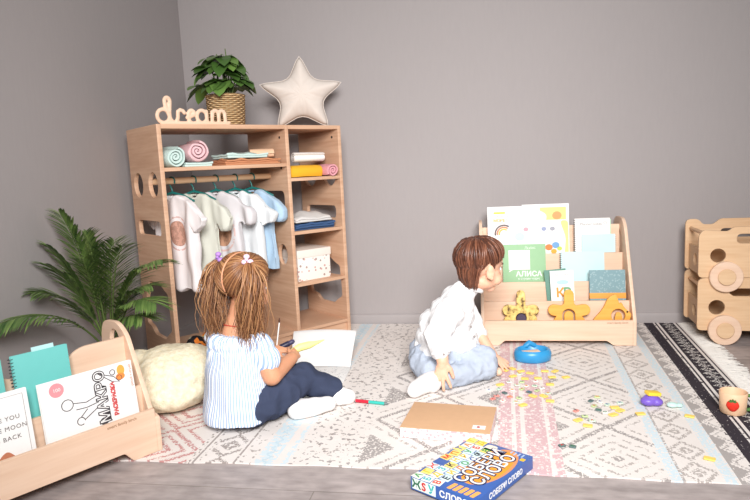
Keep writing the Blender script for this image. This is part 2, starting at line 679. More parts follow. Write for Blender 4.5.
bookcase('tiered birch bookshelf of picture books and wooden toys by the back wall', (0.0, 2.808, RZ), 0, .681,
         rp([(0, 0, 0), (.405, 0, 0), (.41, .53, .05), (.36, .553, .03), (.24, .553, .03), (.195, .520, .03), (.0, .115, .01)], .01),
         circ(.285, .45, .03, .045),
         [(.072, .03, .19, 0), (.142, .03, .268, 0), (.212, .03, .392, 0), (.285, .03, .52, 0)],
         [(.015, .072, .04), (.084, .142, .095), (.154, .212, .17), (.224, .285, .29)],
         rp([(.015, 0, 0), (.08, 0, 0), (.105, .022), (.555, .022), (.585, 0), (.666, 0, 0), (.666, .116, 0), (.015, .116, 0)], .008),
         0, (.60, -.0006, .105))

LA = radians(58.66)
LO = V((-1.284, 1.205, RZ))
LX, LY = V((cos(LA), sin(LA), 0)), V((-sin(LA), cos(LA), 0))
def Lp(x, y, z):
    return LO + LX * x + LY * y + V((0, 0, z - RZ))
bookcase('low birch bookshelf of white and turquoise books at the left wall, beside the palm', LO, LA, .56,
         rp([(0, 0, 0), (.305, 0, 0), (.31, .33, .05), (.285, .383, .03), (.19, .388, .04), (.14, .35, .02), (.035, .12, .01), (0, .11, .006)], .01),
         circ(.215, .315, .034, .046),
         [(.068, .03, .20, 0), (.15, .03, .345, .045)],
         [(.015, .068, .05), (.08, .15, .12)],
         rp([(.015, 0, 0), (.07, 0, 0), (.095, .032), (.44, .032), (.465, 0), (.545, 0, 0), (.545, .138, 0), (.015, .138, 0)], .008),
         0, (.44, -.0006, .128))

# ------------------------------------------------------------------ two stacked trolleys
def disc(bm, c, r, t, seg=40):
    m = axes(c, (1, 0, 0), (0, 0, 1))
    b = .003
    lathe(bm, [(0, 0), (r - b, 0), (r, b), (r, t - b), (r - b, t), (0, t)], seg, m)

def trolley(label, z0, upper):
    t = thing('wooden_trolley', label, 'trolley', (.948, 2.862, z0), radians(-4), 'stacked wooden toy trolleys')
    wd, dp, h, th = .46, .245, .236, .014
    b = .0
    slot = rp([(.165, .125), (.295, .125), (.295, .175), (.165, .175)], .02)
    if upper:
        fr = rp([(0, 0, .02), (wd, 0, .02), (wd, .21, .03), (.39, .212, .02), (.345, .212, .012), (.325, .222, .012), (.135, .222, .012), (.118, .204, .012), (.060, .207, .01), (.02, .212, .012), (0, .19, .02)], .01)
        hole = [circ(.078, .098, .031), circ(wd - .078, .098, .031), rp([(.150, .150), (.310, .150), (.310, .192), (.150, .192)], .02)]
        back = rp([(0, 0, .02), (wd, 0, .02), (wd, .238, .03), (.40, .238, .02), (.37, .215), (.33, .215), (.31, .238), (.15, .238), (.12, .212), (.075, .212), (.055, .238, .02), (.0, .238, .03)], .012)
    else:
        fr = rp([(0, 0, .02), (wd, 0, .02), (wd, h, .03), (0, h, .03)], .01)
        hole = [circ(.078, .105, .033), circ(wd - .078, .105, .033), rp([(.125, .170), (.145, .155), (.315, .155), (.335, .170), (.315, .19), (.145, .19)], .006)]
        back = fr
    plate('front_panel', fr, hole, th, M['trolley_wood'], t, FRONT(0, th))
    plate('back_panel', back, [hole[2]], th, M['trolley_wood'], t, FRONT(0, dp))
    for x in (.016, wd - .03):
        plate('end_panel', rp([(th, .005), (dp - th, .005), (dp - th, .125), (th, .125)], .004), [circ(.12, .065, .028)], .012, M['trolley_wood'], t, SIDE(x))
        bm = NB()
        tube(bm, [(x + .008, th - .002, .195), (x + .008, dp - th + .002, .195)], .009, 14, False)
        fin('handle_rod', bm, M['dowel'], t)
    bx('bottom_board', .03, wd - .03, th, dp - th, .008, .018, M['trolley_wood'], t)
    for x in (.108, wd - .108):
        for y in (-.0005, dp + .0235):
            bm = NB()
            disc(bm, (x, y, .006), .067, .022)
            wh = fin('wheel', bm, M['birch_light'], t)
            bm = NB()
            disc(bm, (x, y - .0215 if y < 0 else y + .008, .006), .036, .009)
            fin('hub', bm, M['trolley_wood'], wh)
    return t
trolley('lower of the two stacked birch trolleys, its wheels on the grey floor', .062, False)
trolley('upper of the two stacked birch trolleys, standing on the lower one', .300, True)

# ------------------------------------------------------------------ things on top of the wardrobe
ZT = 1.059
def wthing(name, label, cat, u, v, z, turn=0.0, group=None):
    return thing(name, label, cat, W(u, v, z), WA + radians(turn), group)

def dream_sign():
    t = wthing('word_sign', 'cut-out wooden script sign reading dream on the wardrobe top, left front', 'sign', .015, .055, ZT)
    bm = NB()
    R = .0066
    def st(pts, r=R):
        tube(bm, [(x, 0, z) for x, z in pts], r, 10, True, 1.35)
    def arc(cx, cz, rx, rz, a0, a1, n=14):
        return [(cx + rx * cos(radians(a0 + (a1 - a0) * i / n)), cz + rz * sin(radians(a0 + (a1 - a0) * i / n))) for i in range(n + 1)]
    z0 = .0075
    st(arc(.040, .036, .026, .027, 20, 380))
    st([(.066, .012), (.066, .05), (.070, .085)] + arc(.060, .095, .011, .015, 0, 180, 10) + [(.050, .080), (.058, .055), (.070, .022), (.082, z0), (.095, z0)])
    st([(.090, z0), (.100, .03), (.102, .056), (.112, .062), (.124, .058), (.130, .048)])
    st([(.138, .030), (.156, .036), (.172, .044)] + arc(.160, .044, .013, .017, 0, 180, 10) + [(.145, .028), (.152, .012), (.166, z0), (.182, .010)])
    st(arc(.205, .036, .022, .026, 40, 320))
    st([(.226, .060), (.226, .02), (.234, z0), (.246, z0)])
    st([(.250, z0), (.252, .058)])
    st([(.252, .035)] + arc(.267, .046, .014, .016, 180, 0, 10) + [(.281, .035), (.281, z0)])
    st([(.281, .035)] + arc(.296, .046, .014, .016, 180, 0, 10) + [(.310, .035), (.312, .014), (.320, z0), (.330, .012)])
    st([(.030, z0), (.325, z0)], .0070)
    remesh('letters', bm, M['birch_light'], t, .0026, 3)
dream_sign()

M['leaf'] = None
def leaf_mat(name, c1, c2, rough=.35):
    g = G(name, rough, .5)
    v = g.coord()
    n = g.noise(v, 18, 3)
    isl = g.t.nodes.new('ShaderNodeNewGeometry').outputs['Random Per Island']
    f = g.m('ADD', g.m('MULTIPLY', n, .4), g.m('MULTIPLY', isl, .6))
    g.b.inputs['Transmission Weight'].default_value = 0
    return g.base(g.ramp(f, [(.15, lin(c1)), (.85, lin(c2))]))
M['leaf'] = leaf_mat('deep_green_leaf', (50, 84, 34), (112, 146, 70))
M['palm'] = leaf_mat('palm_green', (60, 92, 44), (130, 156, 84), .45)
M['stem'] = plain('green_stem', (86, 104, 52), .6)

def leaf(bm, base, d, up, L, wd, droop=.3, fold=.15, n=7):
    d = V(d).normalized()
    s = d.cross(V(up)).normalized()
    up = s.cross(d).normalized()
    rows = []
    for i in range(n + 1):
        t = i / n
        c = V(base) + d * (L * t) - up * 0 - V((0, 0, 1)) * (droop * L * t * t)
        ww = wd * (sin(pi * t ** .8) ** .6 if 0 < t < 1 else 0.02)
        rows.append((bm.verts.new(c - s * ww + up * ww * fold), bm.verts.new(c), bm.verts.new(c + s * ww + up * ww * fold)))
    for a, b in zip(rows, rows[1:]):
        bm.faces.new((a[0], a[1], b[1], b[0]))
        bm.faces.new((a[1], a[2], b[2], b[1]))

def wicker_mat():
    g = G('woven_wicker', .7, .25)
    v = g.sep(g.coord())
    ang = g.m('MULTIPLY', g.m('ARCTAN2', v[1], v[0]), 14)
    row = g.m('MULTIPLY', v[2], 380)
    a = g.m('SINE', g.m('ADD', ang, g.m('MULTIPLY', g.m('FLOOR', g.m('DIVIDE', row, pi)), pi)))
    b = g.m('ABSOLUTE', g.m('SINE', row))
    h = g.m('MULTIPLY', g.m('ADD', a, 1.4), b)
    g.bump(h, .9, .006)
    return g.base(g.ramp(g.m('DIVIDE', h, 2.4), [(.02, lin((150, 108, 66))), (.5, lin((236, 200, 150)))]))
M['wicker'] = wicker_mat()
M['soil'] = plain('soil', (58, 44, 34), .95, .3, 80)

def top_plant():
    t = wthing('potted_plant', 'bushy green leafy plant in a woven wicker basket on the wardrobe top', 'plant', .395, .175, ZT)
    bm = NB()
    prof = [(0, 0), (.074, 0), (.080, .01), (.084, .07), (.087, .135), (.090, .142), (.084, .144), (.078, .132), (0, .128)]
    lathe(bm, prof, 40)
    fin('basket', bm, M['wicker'], t, 60)
    bm = NB()
    lathe(bm, [(0, .128), (.078, .129), (.0, .136)], 24)
    fin('soil', bm, M['soil'], t)
    r = random.Random(3)
    bs, bl = NB(), NB()
    for i in range(15):
        a = 2 * pi * i / 15 + r.uniform(-.2, .2)
        left = .7 + .5 * max(0, cos(a + WA - pi))
        out = r.uniform(.02, .09)
        h = r.uniform(.20, .34) if i % 3 else r.uniform(.28, .35)
        if i % 4 == 1:
            h = r.uniform(.16, .22)
            out = r.uniform(.08, .12)
        p0 = V((.03 * cos(a), .03 * sin(a), .13))
        p2 = V((left * out * cos(a), left * out * sin(a), h))
        p1 = (p0 + p2) / 2 + V((0, 0, .04))
        tube(bs, [p0, p1, p2], [.0035, .003, .002], 6)
        for k in range(5):
            aa = a + r.uniform(-1.5, 1.5)
            q = p1.lerp(p2, r.uniform(.25, 1))
            leaf(bl, q, (cos(aa), sin(aa), r.uniform(-.35, .25)), (0, 0, 1), r.uniform(.072, .100), r.uniform(.032, .042), r.uniform(.2, .7), r.uniform(.05, .25))
    fin('stems', bs, M['stem'], t)
    fin('foliage', bl, M['leaf'], t, 180)
top_plant()

M['star'] = fabric('cream_linen', (226, 214, 204), 260, .05, .35)
def star_pillow():
    c = W(.815, .19, ZT)
    t = thing('star_cushion', 'cream star-shaped cushion standing on the wardrobe top', 'cushion', c, radians(16))
    bm = NB()
    R0, R1, T = .215, .098, .055
    def rad(a):
        # rounded five-pointed star outline, point up
        k = (a - pi / 2) / (2 * pi / 5)
        f = abs(k - round(k)) * 2
        p, q = V((R0, 0)), V((R1 * cos(pi / 5), R1 * sin(pi / 5)))
        th = f * pi / 5
        # ray / segment intersection
        d = q - p
        den = cos(th) * d.y - sin(th) * d.x
        r = (p.x * d.y - p.y * d.x) / den
        return r - .012 * math.exp(-(f / .08) ** 2) + .010 * math.exp(-((1 - f) / .25) ** 2)
    n, m = 150, 12
    cz = .160
    SX, SZ = 1.04, .93
    for side in (1, -1):
        rings = []
        for j in range(m + 1):
            s = j / m
            ring = []
            for i in range(n):
                a = 2 * pi * i / n
                r = rad(a) * s
                th = T * (1 - s ** 2.0) ** .62 * (1 if s < 1 else 0)
                th += .0015 * sin(r * 90 + 3 * sin(a * 5)) * (s * (1 - s) * 4)
                ring.append(bm.verts.new((SX * r * cos(a), -side * th, cz + SZ * r * sin(a))) if j else None)
            rings.append(ring)
        c0 = bm.verts.new((0, -side * T, cz))
        for i in range(n):
            i2 = (i + 1) % n
            bm.faces.new((c0, rings[1][i], rings[1][i2]))
            for j in range(1, m):
                bm.faces.new((rings[j][i], rings[j + 1][i], rings[j + 1][i2], rings[j][i2]))
    bmesh.ops.remove_doubles(bm, verts=bm.verts[:], dist=1e-5)
    fin('cover', bm, M['star'], t, 180)
    bm = NB()
    pts = [(SX * (rad(2 * pi * i / 200) + .0008) * cos(2 * pi * i / 200), 0, cz + SZ * (rad(2 * pi * i / 200) + .0008) * sin(2 * pi * i / 200)) for i in range(201)]
    tube(bm, pts, .0022, 6, False)
    fin('piping', bm, M['star'], t, 180)
star_pillow()

# ------------------------------------------------------------------ towels, folded clothes and box on the shelves
def roll(name, label, cat, mat, u, v, z, R, L, turn, turns=3.2, flat=1.0, group=None):
    """rolled cloth lying on a surface; its axis is local y"""
    t = wthing(name, label, cat, u, v, z, turn, group)
    bm = NB()
    n = 90
    pitch = R * .92 / turns
    outer, inner = [], []
    for i in range(n + 1):
        a = 2 * pi * turns * i / n
        r = R * .08 + pitch * turns * i / n
        wob = 1 + .03 * sin(a * 2 + .7)
        outer.append((r * wob, a))
        inner.append((max(.001, r * wob - pitch * .74), a))
    rows = []
    for k, (y, s) in enumerate(((-L / 2, .93), (-L / 2 + .006, 1), (0, 1.02), (L / 2 - .006, 1), (L / 2, .93))):
        lo = [bm.verts.new((r * s * cos(a), y, R + flat * r * s * sin(a) - R * (1 - flat))) for r, a in outer]
        li = [bm.verts.new((r * cos(a), y, R + flat * r * sin(a) - R * (1 - flat))) for r, a in inner]
        rows.append(lo + li[::-1])
    m = len(rows[0])
    for a, b in zip(rows, rows[1:]):
        for i in range(m):
            bm.faces.new((a[i], a[(i + 1) % m], b[(i + 1) % m], b[i]))
    for rw in (rows[0], rows[-1]):
        k = n + 1
        for i in range(n):
            bm.faces.new((rw[i], rw[i + 1], rw[2 * k - 2 - i], rw[2 * k - 1 - i]))
    for v_ in bm.verts:
        v_.co += V((mnoise.noise(v_.co * 30 + V((u * 50, 0, 0))), 0, mnoise.noise(v_.co * 30 + V((0, u * 50, 9))))) * .004
    zs = min(v_.co.z for v_ in bm.verts)
    for v_ in bm.verts:
        v_.co.z -= zs
    fin('rolled_cloth', bm, mat, t, 60)
    return t

def folded(name, label, cat, mat, u, v, z, wx_, wy_, h, turn=0, layers=3, dome=0.0, seed=0, group=None):
    t = wthing(name, label, cat, u, v, z, turn, group)
    bm = NB()
    r = random.Random(seed)
    n = layers
    for k in range(n):
        hh = h / n
        dx, dy = r.uniform(-.006, .006), r.uniform(-.006, .006)
        q = box(bm, (dx, dy, hh * (k + .5)), (wx_ - r.uniform(0, .012), wy_ - r.uniform(0, .012), hh * .985), None, 0)
    es = [e for e in bm.edges]
    bmesh.ops.bevel(bm, geom=es, offset=h / n * .42, segments=3, affect='EDGES', profile=.6)
    bmesh.ops.subdivide_edges(bm, edges=[e for e in bm.edges if e.calc_length() > .03], cuts=7, use_grid_fill=True)
    for v_ in bm.verts:
        x, y = v_.co.x / (wx_ / 2), v_.co.y / (wy_ / 2)
        f = v_.co.z / h
        v_.co.z += f * (dome * max(0, 1 - x * x) * max(0, 1 - y * y) + .011 * mnoise.noise(V((v_.co.x * 22, v_.co.y * 22, seed))))
    fin('folded_cloth', bm, mat, t, 60)
    return t

M['mint'] = fabric('mint_terry', (206, 228, 222), 300, .05, .5)
M['rose'] = fabric('rose_terry', (232, 192, 196), 300, .05, .5)
M['pinkt'] = fabric('pink_terry', (226, 160, 168), 300, .06, .5)
M['yellowt'] = fabric('mustard_terry', (240, 182, 52), 300, .08, .5)
M['whitet'] = fabric('white_terry', (240, 236, 230), 300, .03, .5)
M['rust'] = fabric('rust_cotton', (206, 142, 104), 260, .08, .3)
M['peach'] = fabric('peach_muslin', (234, 196, 164), 260, .06, .3)
M['jeans'] = fabric('blue_denim', (70, 98, 140), 420, .14, .4)
M['lightknit'] = fabric('pale_grey_knit', (222, 218, 214), 260, .05, .35)

folded('folded_towel', 'flat mint towel under the pink roll, wardrobe top left shelf', 'towel', M['mint'], .180, .115, .887, .13, .19, .017, 0, 2, 0, 1)
roll('rolled_towel', 'rolled mint terry towel at the left end of the wardrobe shelf', 'towel', M['mint'], .073, .115, .887, .047, .18, 4)
roll('rolled_towel', 'rolled pink towel on the flat mint towel, wardrobe top left shelf', 'towel', M['rose'], .180, .110, .905, .050, .18, -5)
folded('folded_clothes', 'rust coloured folded clothes lowest in the pile beside the divider', 'clothes', M['rust'], .430, .095, .887, .27, .17, .026, -2, 3, 0, 4)
folded('folded_clothes', 'mint folded cloth topping the rust clothes on the wardrobe shelf', 'clothes', M['mint'], .405, .095, .9175, .21, .15, .016, 3, 2, .008, 5)
roll('rolled_cloth', 'small rolled pale cloth at the right of the folded pile', 'clothes', M['peach'], .515, .095, .9175, .023, .11, 70, 2.5)
roll('rolled_towel', 'mustard yellow rolled towel on the upper right wardrobe shelf', 'towel', M['yellowt'], .715, .075, .818, .036, .19, 84, 2.6)
roll('rolled_towel', 'white rolled towel lying on top of the mustard roll', 'towel', M['whitet'], .765, .088, .890, .030, .16, 80, 2.4, .9)
roll('rolled_towel', 'small pink rolled towel at the right end beside the mustard roll', 'towel', M['pinkt'], .846, .060, .818, .036, .14, -6, 2.6)
folded('folded_jeans', 'folded blue jeans on the wardrobe shelf under a pale top', 'jeans', M['jeans'], .745, .115, .568, .235, .19, .030, 0, 3, 0, 8)
folded('folded_shirt', 'pale grey folded top lying on the blue jeans', 'clothes', M['lightknit'], .742, .115, .604, .215, .17, .020, 2, 2, .030, 9)

def box_mat():
    g = G('sprigged_paper', .6, .2)
    v = g.coord()
    d = g.voro(v, 52)
    c = g.voro(v, 52, 'Color')
    m = g.m('LESS_THAN', d, .30)
    col = g.mix(g.sep(c)[0], lin((214, 170, 164)), lin((150, 140, 132)))
    return g.base(g.mix(m, lin((240, 233, 226)), col))
M['sprig'] = box_mat()
def storage_box():
    t = wthing('storage_box', 'white lidded storage box with small floral print in the wardrobe', 'box', .735, .165, .321)
    bx('body', -.095, .095, -.12, .12, 0, .125, M['sprig'], t, .003)
    bx('lid', -.099, .099, -.124, .124, .112, .150, plain('box_lid_cream', (236, 226, 216), .6, .03), t, .003)
storage_box()

def pouch_mat():
    g = G('black_orange_print', .7, .2)
    v = g.coord()
    c = g.sep(g.voro(v, 42, 'Color'))[0]
    return g.base(g.ramp(c, [(.0, lin((28, 26, 30))), (.5, lin((30, 28, 32))), (.52, lin((226, 120, 40))), (.75, lin((236, 140, 60))), (.78, lin((232, 222, 200))), (.9, lin((190, 200, 80)))]))
M['pouch'] = pouch_mat()
def pouch():
    c = W(.125, .03, .093)
    t = thing('soft_toy', 'small black and orange patterned soft toy lying in the wardrobe bottom', 'toy', c, WA)
    bm = NB()
    ell(bm, (-.03, 0, .042), (.042, .030, .042))
    ell(bm, (.04, .005, .046), (.045, .030, .046))
    ell(bm, (.085, 0, .028), (.03, .028, .028))
    remesh('body', bm, M['pouch'], t, .005, 4)
pouch()

# ------------------------------------------------------------------ hangers and clothes
M['teal_plastic'] = plain('teal_plastic', (28, 112, 108), .35, .05, spec=.5)
def hanger(u, label):
    t = wthing('clothes_hanger', label, 'hanger', u, .165, .832, 27, 'hangers on the wardrobe rod')
    bm = NB()
    R = .0165
    pts = [(0, R * cos(radians(a)) , R * sin(radians(a))) for a in range(-20, 200, 20)]
    pts = [(0, -y, z) for _, y, z in pts]
    # hook over the rod then down the neck
    pts = [(0, -.0150, -.010)] + [(0, -R * cos(radians(a)), R * sin(radians(a))) for a in range(0, 181, 20)] + [(0, .0145, -.014), (0, .003, -.032), (0, 0, -.052)]
    tube(bm, pts, .0034, 8)
    fin('hook', bm, M['teal_plastic'], t, 60)
    bm = NB()
    tube(bm, [(0, -.112, -.088), (0, -.06, -.064), (0, 0, -.050), (0, .06, -.064), (0, .112, -.088)], [.004, .005, .0065, .005, .004], 8)
    tube(bm, [(0, -.110, -.090), (0, .110, -.090)], .003, 8)
    fin('shoulder_bar', bm, M['teal_plastic'], t, 60)

def shirt_mat(name, c, pr=None, pc=None, strip=None):
    g = G(name, .9, .12)
    v = g.coord()
    s = g.sep(v)
    n2 = g.noise(v, 10, 3)
    col = g.mix(n2, tuple(x * .93 for x in lin(c)[:3]) + (1,), lin(c))
    if pr:
        cy, cz, ry, rz = pr
        dy = g.m('DIVIDE', g.m('SUBTRACT', s[1], cy), ry)
        dz = g.m('DIVIDE', g.m('SUBTRACT', s[2], cz), rz)
        r = g.m('SQRT', g.m('ADD', g.m('MULTIPLY', dy, dy), g.m('MULTIPLY', dz, dz)))
        pn = g.noise(v, 60, 2)
        ink = g.mix(g.m('GREATER_THAN', pn, .52), lin(pc), tuple(x * .75 for x in lin(pc)[:3]) + (1,))
        col = g.mix(g.m('LESS_THAN', r, 1), col, ink)
        rg = g.m('LESS_THAN', g.m('ABSOLUTE', g.m('SUBTRACT', r, 1.3)), .07)
        col = g.mix(g.m('MULTIPLY', rg, g.m('GREATER_THAN', pn, .42)), col, lin((216, 184, 178)))
    g.bump(g.noise(v, 300, 2), .2, .002)
    return g.base(col)

def loft(bm, rows, seg=28, pw=.8):
    rings = []
    for z, cx, cy, rx, ry in rows:
        ring = []
        for k in range(seg):
            a = 2 * pi * k / seg
            ca, sa = cos(a), sin(a)
            ring.append(bm.verts.new((cx + rx * math.copysign(abs(ca) ** pw, ca), cy + ry * math.copysign(abs(sa) ** pw, sa), z)))
        rings.append(ring)
    for a, b in zip(rings, rings[1:]):
        for k in range(seg):
            bm.faces.new((a[k], a[(k + 1) % seg], b[(k + 1) % seg], b[k]))
    bm.faces.new(rings[0][::-1])
    bm.faces.new(rings[-1])

def shirt(u, label, mat, length, hw, sl, seed, name='shirt', turn=27, collar=None):
    """garment hanging across the rod; local y is its width, z down from the rod"""
    t = wthing(name, label, 'clothes', u, .165, .832, turn)
    bm = NB()
    zt = -.062
    half = [(.036, zt + .002), (hw * .84, zt - .022), (hw * .97, zt - .034), (hw + sl * .75, zt - .05 - sl * .55), (hw + sl * .62, zt - .06 - sl * .80), (hw + sl * .10, zt - .072 - sl * .95),
            (hw * .90, zt - .100), (hw * .93, zt - .2), (hw * 1.0, zt - length)]
    out = [(0, zt - .022)] + half + [(0, zt - length - .004)] + [(-y, z) for y, z in half[::-1]]
    th = .017
    fr = [bm.verts.new((-th, y, z)) for y, z in out]
    bk = [bm.verts.new((th, y, z)) for y, z in out]
    bm.faces.new(fr)
    bm.faces.new(bk[::-1])
    for i in range(len(out)):
        j = (i + 1) % len(out)
        bm.faces.new((fr[i], bk[i], bk[j], fr[j]))
    def wr(p, n):
        k = max(0, min(1, (zt - p.z) / .12))
        f = .0095 * sin(p.y * 58 + seed * 2.1 + 2.2 * mnoise.noise(V((p.y * 9, p.z * 5, seed)))) * k
        return f + .010 * mnoise.noise(V((p.x * 12, p.y * 26, p.z * 9 + seed * 3)))
    remesh('fabric', bm, mat, t, .0055, 4, .5, wr)
    bm = NB()
    m = [(.017 * cos(a), .036 * sin(a), zt - .004 - .016 * (cos(a) < 0) * abs(cos(a))) for a in [2 * pi * i / 24 for i in range(25)]]
    tube(bm, m, .0042, 8, False)
    fin('collar', bm, collar or mat, t, 180)
    return t

HU = (.108, .205, .310, .405, .492)
HL = ('teal hanger holding the white tee with a brown round print', 'teal hanger holding the sage green cardigan', 'teal hanger holding the pale grey printed top',
      'teal hanger holding the plain white tee', 'teal hanger holding the light blue denim shirt')
for u, l in zip(HU, HL):
    hanger(u, l)
shirt(HU[0], 'white tee with a brown oval print, first on the wardrobe rod from the left', shirt_mat('white_tee', (240, 234, 234), (-.035, -.225, .040, .055), (206, 160, 142)), .405, .130, .090, 1, turn=15)
shirt(HU[1], 'sage green cardigan hanging between two printed tops', shirt_mat('sage_cotton', (214, 214, 202)), .345, .126, .100, 2)
shirt(HU[2], 'pale grey top with a tan round print on the rod middle', shirt_mat('grey_melange', (220, 216, 218), (-.03, -.24, .055, .065), (196, 150, 122)), .35, .128, .09, 3)
shirt(HU[3], 'plain bluish white tee hanging in front of the denim shirt', shirt_mat('ice_white_tee', (234, 238, 240)), .395, .130, .10, 4)
shirt(HU[4], 'light blue denim shirt, last on the rod beside the divider', shirt_mat('pale_denim', (178, 204, 226)), .375, .124, .085, 5, turn=22)

# ------------------------------------------------------------------ books and notebooks
def card(name, mat, parent, x0, x1, z0, z1, y=-.0004, r=0.0, pts=None):
    """printed area on a cover, facing -y"""
    o = pts or (rp([(x0, z0), (x1, z0), (x1, z1), (x0, z1)], r) if r else [(x0, z0), (x1, z0), (x1, z1), (x0, z1)])
    return plate(name, o, [], .0006, mat, parent, FRONT(0, y + .0004), .0001)

def ink(name, parent, paths, rad, mat, y=-.0006):
    bm = NB()
    for p in paths:
        tube(bm, [(a, y, b) for a, b in p], rad, 5)
    return fin(name, bm, mat, parent, 180)

def flat(c, rough=.55):
    k = 'ink_%02x%02x%02x' % tuple(c)
    if k not in M:
        M[k] = plain('print_%02x%02x%02x' % tuple(c), c, rough, .04, 60)
    return M[k]

def book(name, label, cat, base, rz, tilt, w_, h_, t_, cover, spiral=None, group=None, roll_=0.0):
    """upright book leaning back by tilt; local x right, z up, front cover at y=0"""
    o = thing(name, label, cat, base, 0, group)
    o.rotation_euler = (Matrix.Rotation(rz, 3, 'Z') @ Matrix.Rotation(-tilt, 3, 'X') @ Matrix.Rotation(roll_, 3, 'Y')).to_euler()
    c = .0016
    bx('front_cover', 0, w_, 0, c, 0, h_, cover, o, .0006)
    bx('back_cover', 0, w_, t_ - c, t_, 0, h_, cover, o, .0006)
    bx('pages', .003, w_ - .003, c, t_ - c, .003, h_ - .003, M['page'], o, 0)
    if spiral:
        bm = NB()
        n = int(h_ / .0095)
        xs = 0.0 if spiral[0] == 'L' else w_
        for i in range(n):
            z = .008 + (h_ - .016) * i / (n - 1)
            r = t_ * .62
            tube(bm, [(xs + (1 if spiral[0] == 'L' else -1) * .006 * (1 if k in (0, 12) else 0) + r * cos(2 * pi * k / 12) * .9, t_ / 2 + r * sin(2 * pi * k / 12), z) for k in range(13)], .0011, 5, False)
        fin('spiral_binding', bm, spiral[1], o, 180)
    return o

def arcpts(cx, cz, r, a0, a1, n=14):
    return [(cx + r * cos(radians(a0 + (a1 - a0) * i / n)), cz + r * sin(radians(a0 + (a1 - a0) * i / n))) for i in range(n + 1)]

M['coil_dark'] = plain('dark_coil', (60, 66, 70), .35, .05, spec=.6)
M['coil_white'] = plain('white_coil', (236, 236, 236), .4, .02)
M['teal_cover'] = plain('turquoise_cover', (112, 196, 190), .55, .03)
M['pale_teal'] = plain('pale_turquoise_cover', (198, 230, 232), .55, .03)
M['dark_teal'] = None
g = G('dotted_teal_cover', .6, .25)
_v = g.coord()
M['dark_teal'] = g.base(g.mix(g.m('LESS_THAN', g.voro(_v, 95), .35), lin((128, 158, 164)), lin((150, 176, 180))))
M['sage_cover'] = plain('green_cover', (150, 190, 146), .55, .04)
DK = flat((70, 66, 70))

BX, BY = 0.0, 2.808
def Bp(x, y, z):
    return V((x, BY + y, z))
TI = radians(13)
# back row
b = book('picture_book', 'white framed picture book at the back of the top tier, tallest of the bookshelf', 'book', Bp(.21, .262, .292), 0, radians(3.5), .222, .342, .010, M['white'])
card('cover_picture', leaf_mat('meadow_print', (188, 214, 120), (236, 226, 150), .6), b, .014, .208, .03, .326)
card('cover_cloud', flat((250, 244, 226)), b, 0, 0, 0, 0, -.0010, pts=rp([(.03, .25), (.11, .25), (.12, .29), (.08, .315), (.03, .30)], .02))
card('cover_animal', flat((236, 160, 104)), b, 0, 0, 0, 0, -.0010, pts=circ(.165, .285, .022, .02))
b = book('picture_book', 'white book with a rainbow and orange title, top tier left', 'book', Bp(.042, .236, .292), 0, radians(4), .25, .338, .010, M['white'])
card('title_bar', flat((244, 204, 70)), b, .03, .085, .303, .312)
text('title', 'ВЕСЁЛЫЙ БАЛЕТ', .0125, flat((150, 150, 156)), b, axes((.075, -.0008, .290), (1, 0, 0), (0, 0, 1)))
text('title', 'МОРЕ !', .020, flat((240, 170, 80)), b, axes((.062, -.0008, .270), (1, 0, 0), (0, 0, 1)), bold=.0006)
for k, c in enumerate(((120, 106, 104), (206, 150, 120), (240, 196, 110))):
    ink('rainbow', b, [arcpts(.078, .205, .042 - .010 * k, 60, 185)], .0052, flat(c), .0012)
card('blue_panel', flat((214, 222, 240)), b, .098, .24, .07, .25)
b = book('picture_book', 'white and lime picture book with blue and orange animals, top tier middle', 'book', Bp(.150, .225, .292), 0, radians(6), .278, .268, .008, M['white'])
card('cover_picture', leaf_mat('lime_print', (196, 220, 110), (226, 232, 160), .6), b, 0, 0, 0, 0, pts=rp([(.20, .004), (.274, .004), (.274, .264), (.235, .264), (.262, .18), (.255, .10), (.205, .06)], .02))
for x, z, r, c in ((.03, .235, .018, (206, 214, 238)), (.045, .19, .024, (196, 208, 236)), (.02, .16, .016, (226, 220, 240)), (.075, .225, .012, (226, 160, 170)), (.16, .225, .012, (150, 160, 190)), (.20, .225, .012, (160, 160, 170)),
                   (.182, .135, .018, (232, 130, 66)), (.214, .145, .018, (112, 160, 206)), (.205, .115, .014, (240, 166, 60)), (.232, .128, .012, (190, 206, 90))):
    card('cover_animal', flat(c), b, 0, 0, 0, 0, -.0010, pts=circ(x, z, r, r * .85, 14))
b = book('notebook', 'white spiral notebook with grey heading, behind the pale turquoise one', 'notebook', Bp(.455, .240, .292), 0, radians(4), .162, .268, .010, plain('white_notebook_cover', (240, 236, 232), .6, .02), ('L', M['coil_dark']))
text('title', 'Planner notes', .018, flat((150, 150, 150)), b, axes((.075, -.0008, .240), (1, 0, 0), (0, 0, 1)))
ink('heading_lines', b, [[(.02, .222), (.14, .222)], [(.03, .212), (.12, .212)]], .0008, flat((200, 200, 200)))
ink('flower', b, [arcpts(.140, .245, .007, 0, 360)], .001, flat((180, 180, 180)))
bx('cover_edge', .158, .166, .002, .0035, .006, .262, flat((186, 222, 190)), b, 0)
b = book('notebook', 'pale turquoise notebook with a white coil on its right edge, upper right', 'notebook', Bp(.486, .225, .292), 0, radians(5), .152, .192, .010, M['pale_teal'], ('R', M['coil_white']))
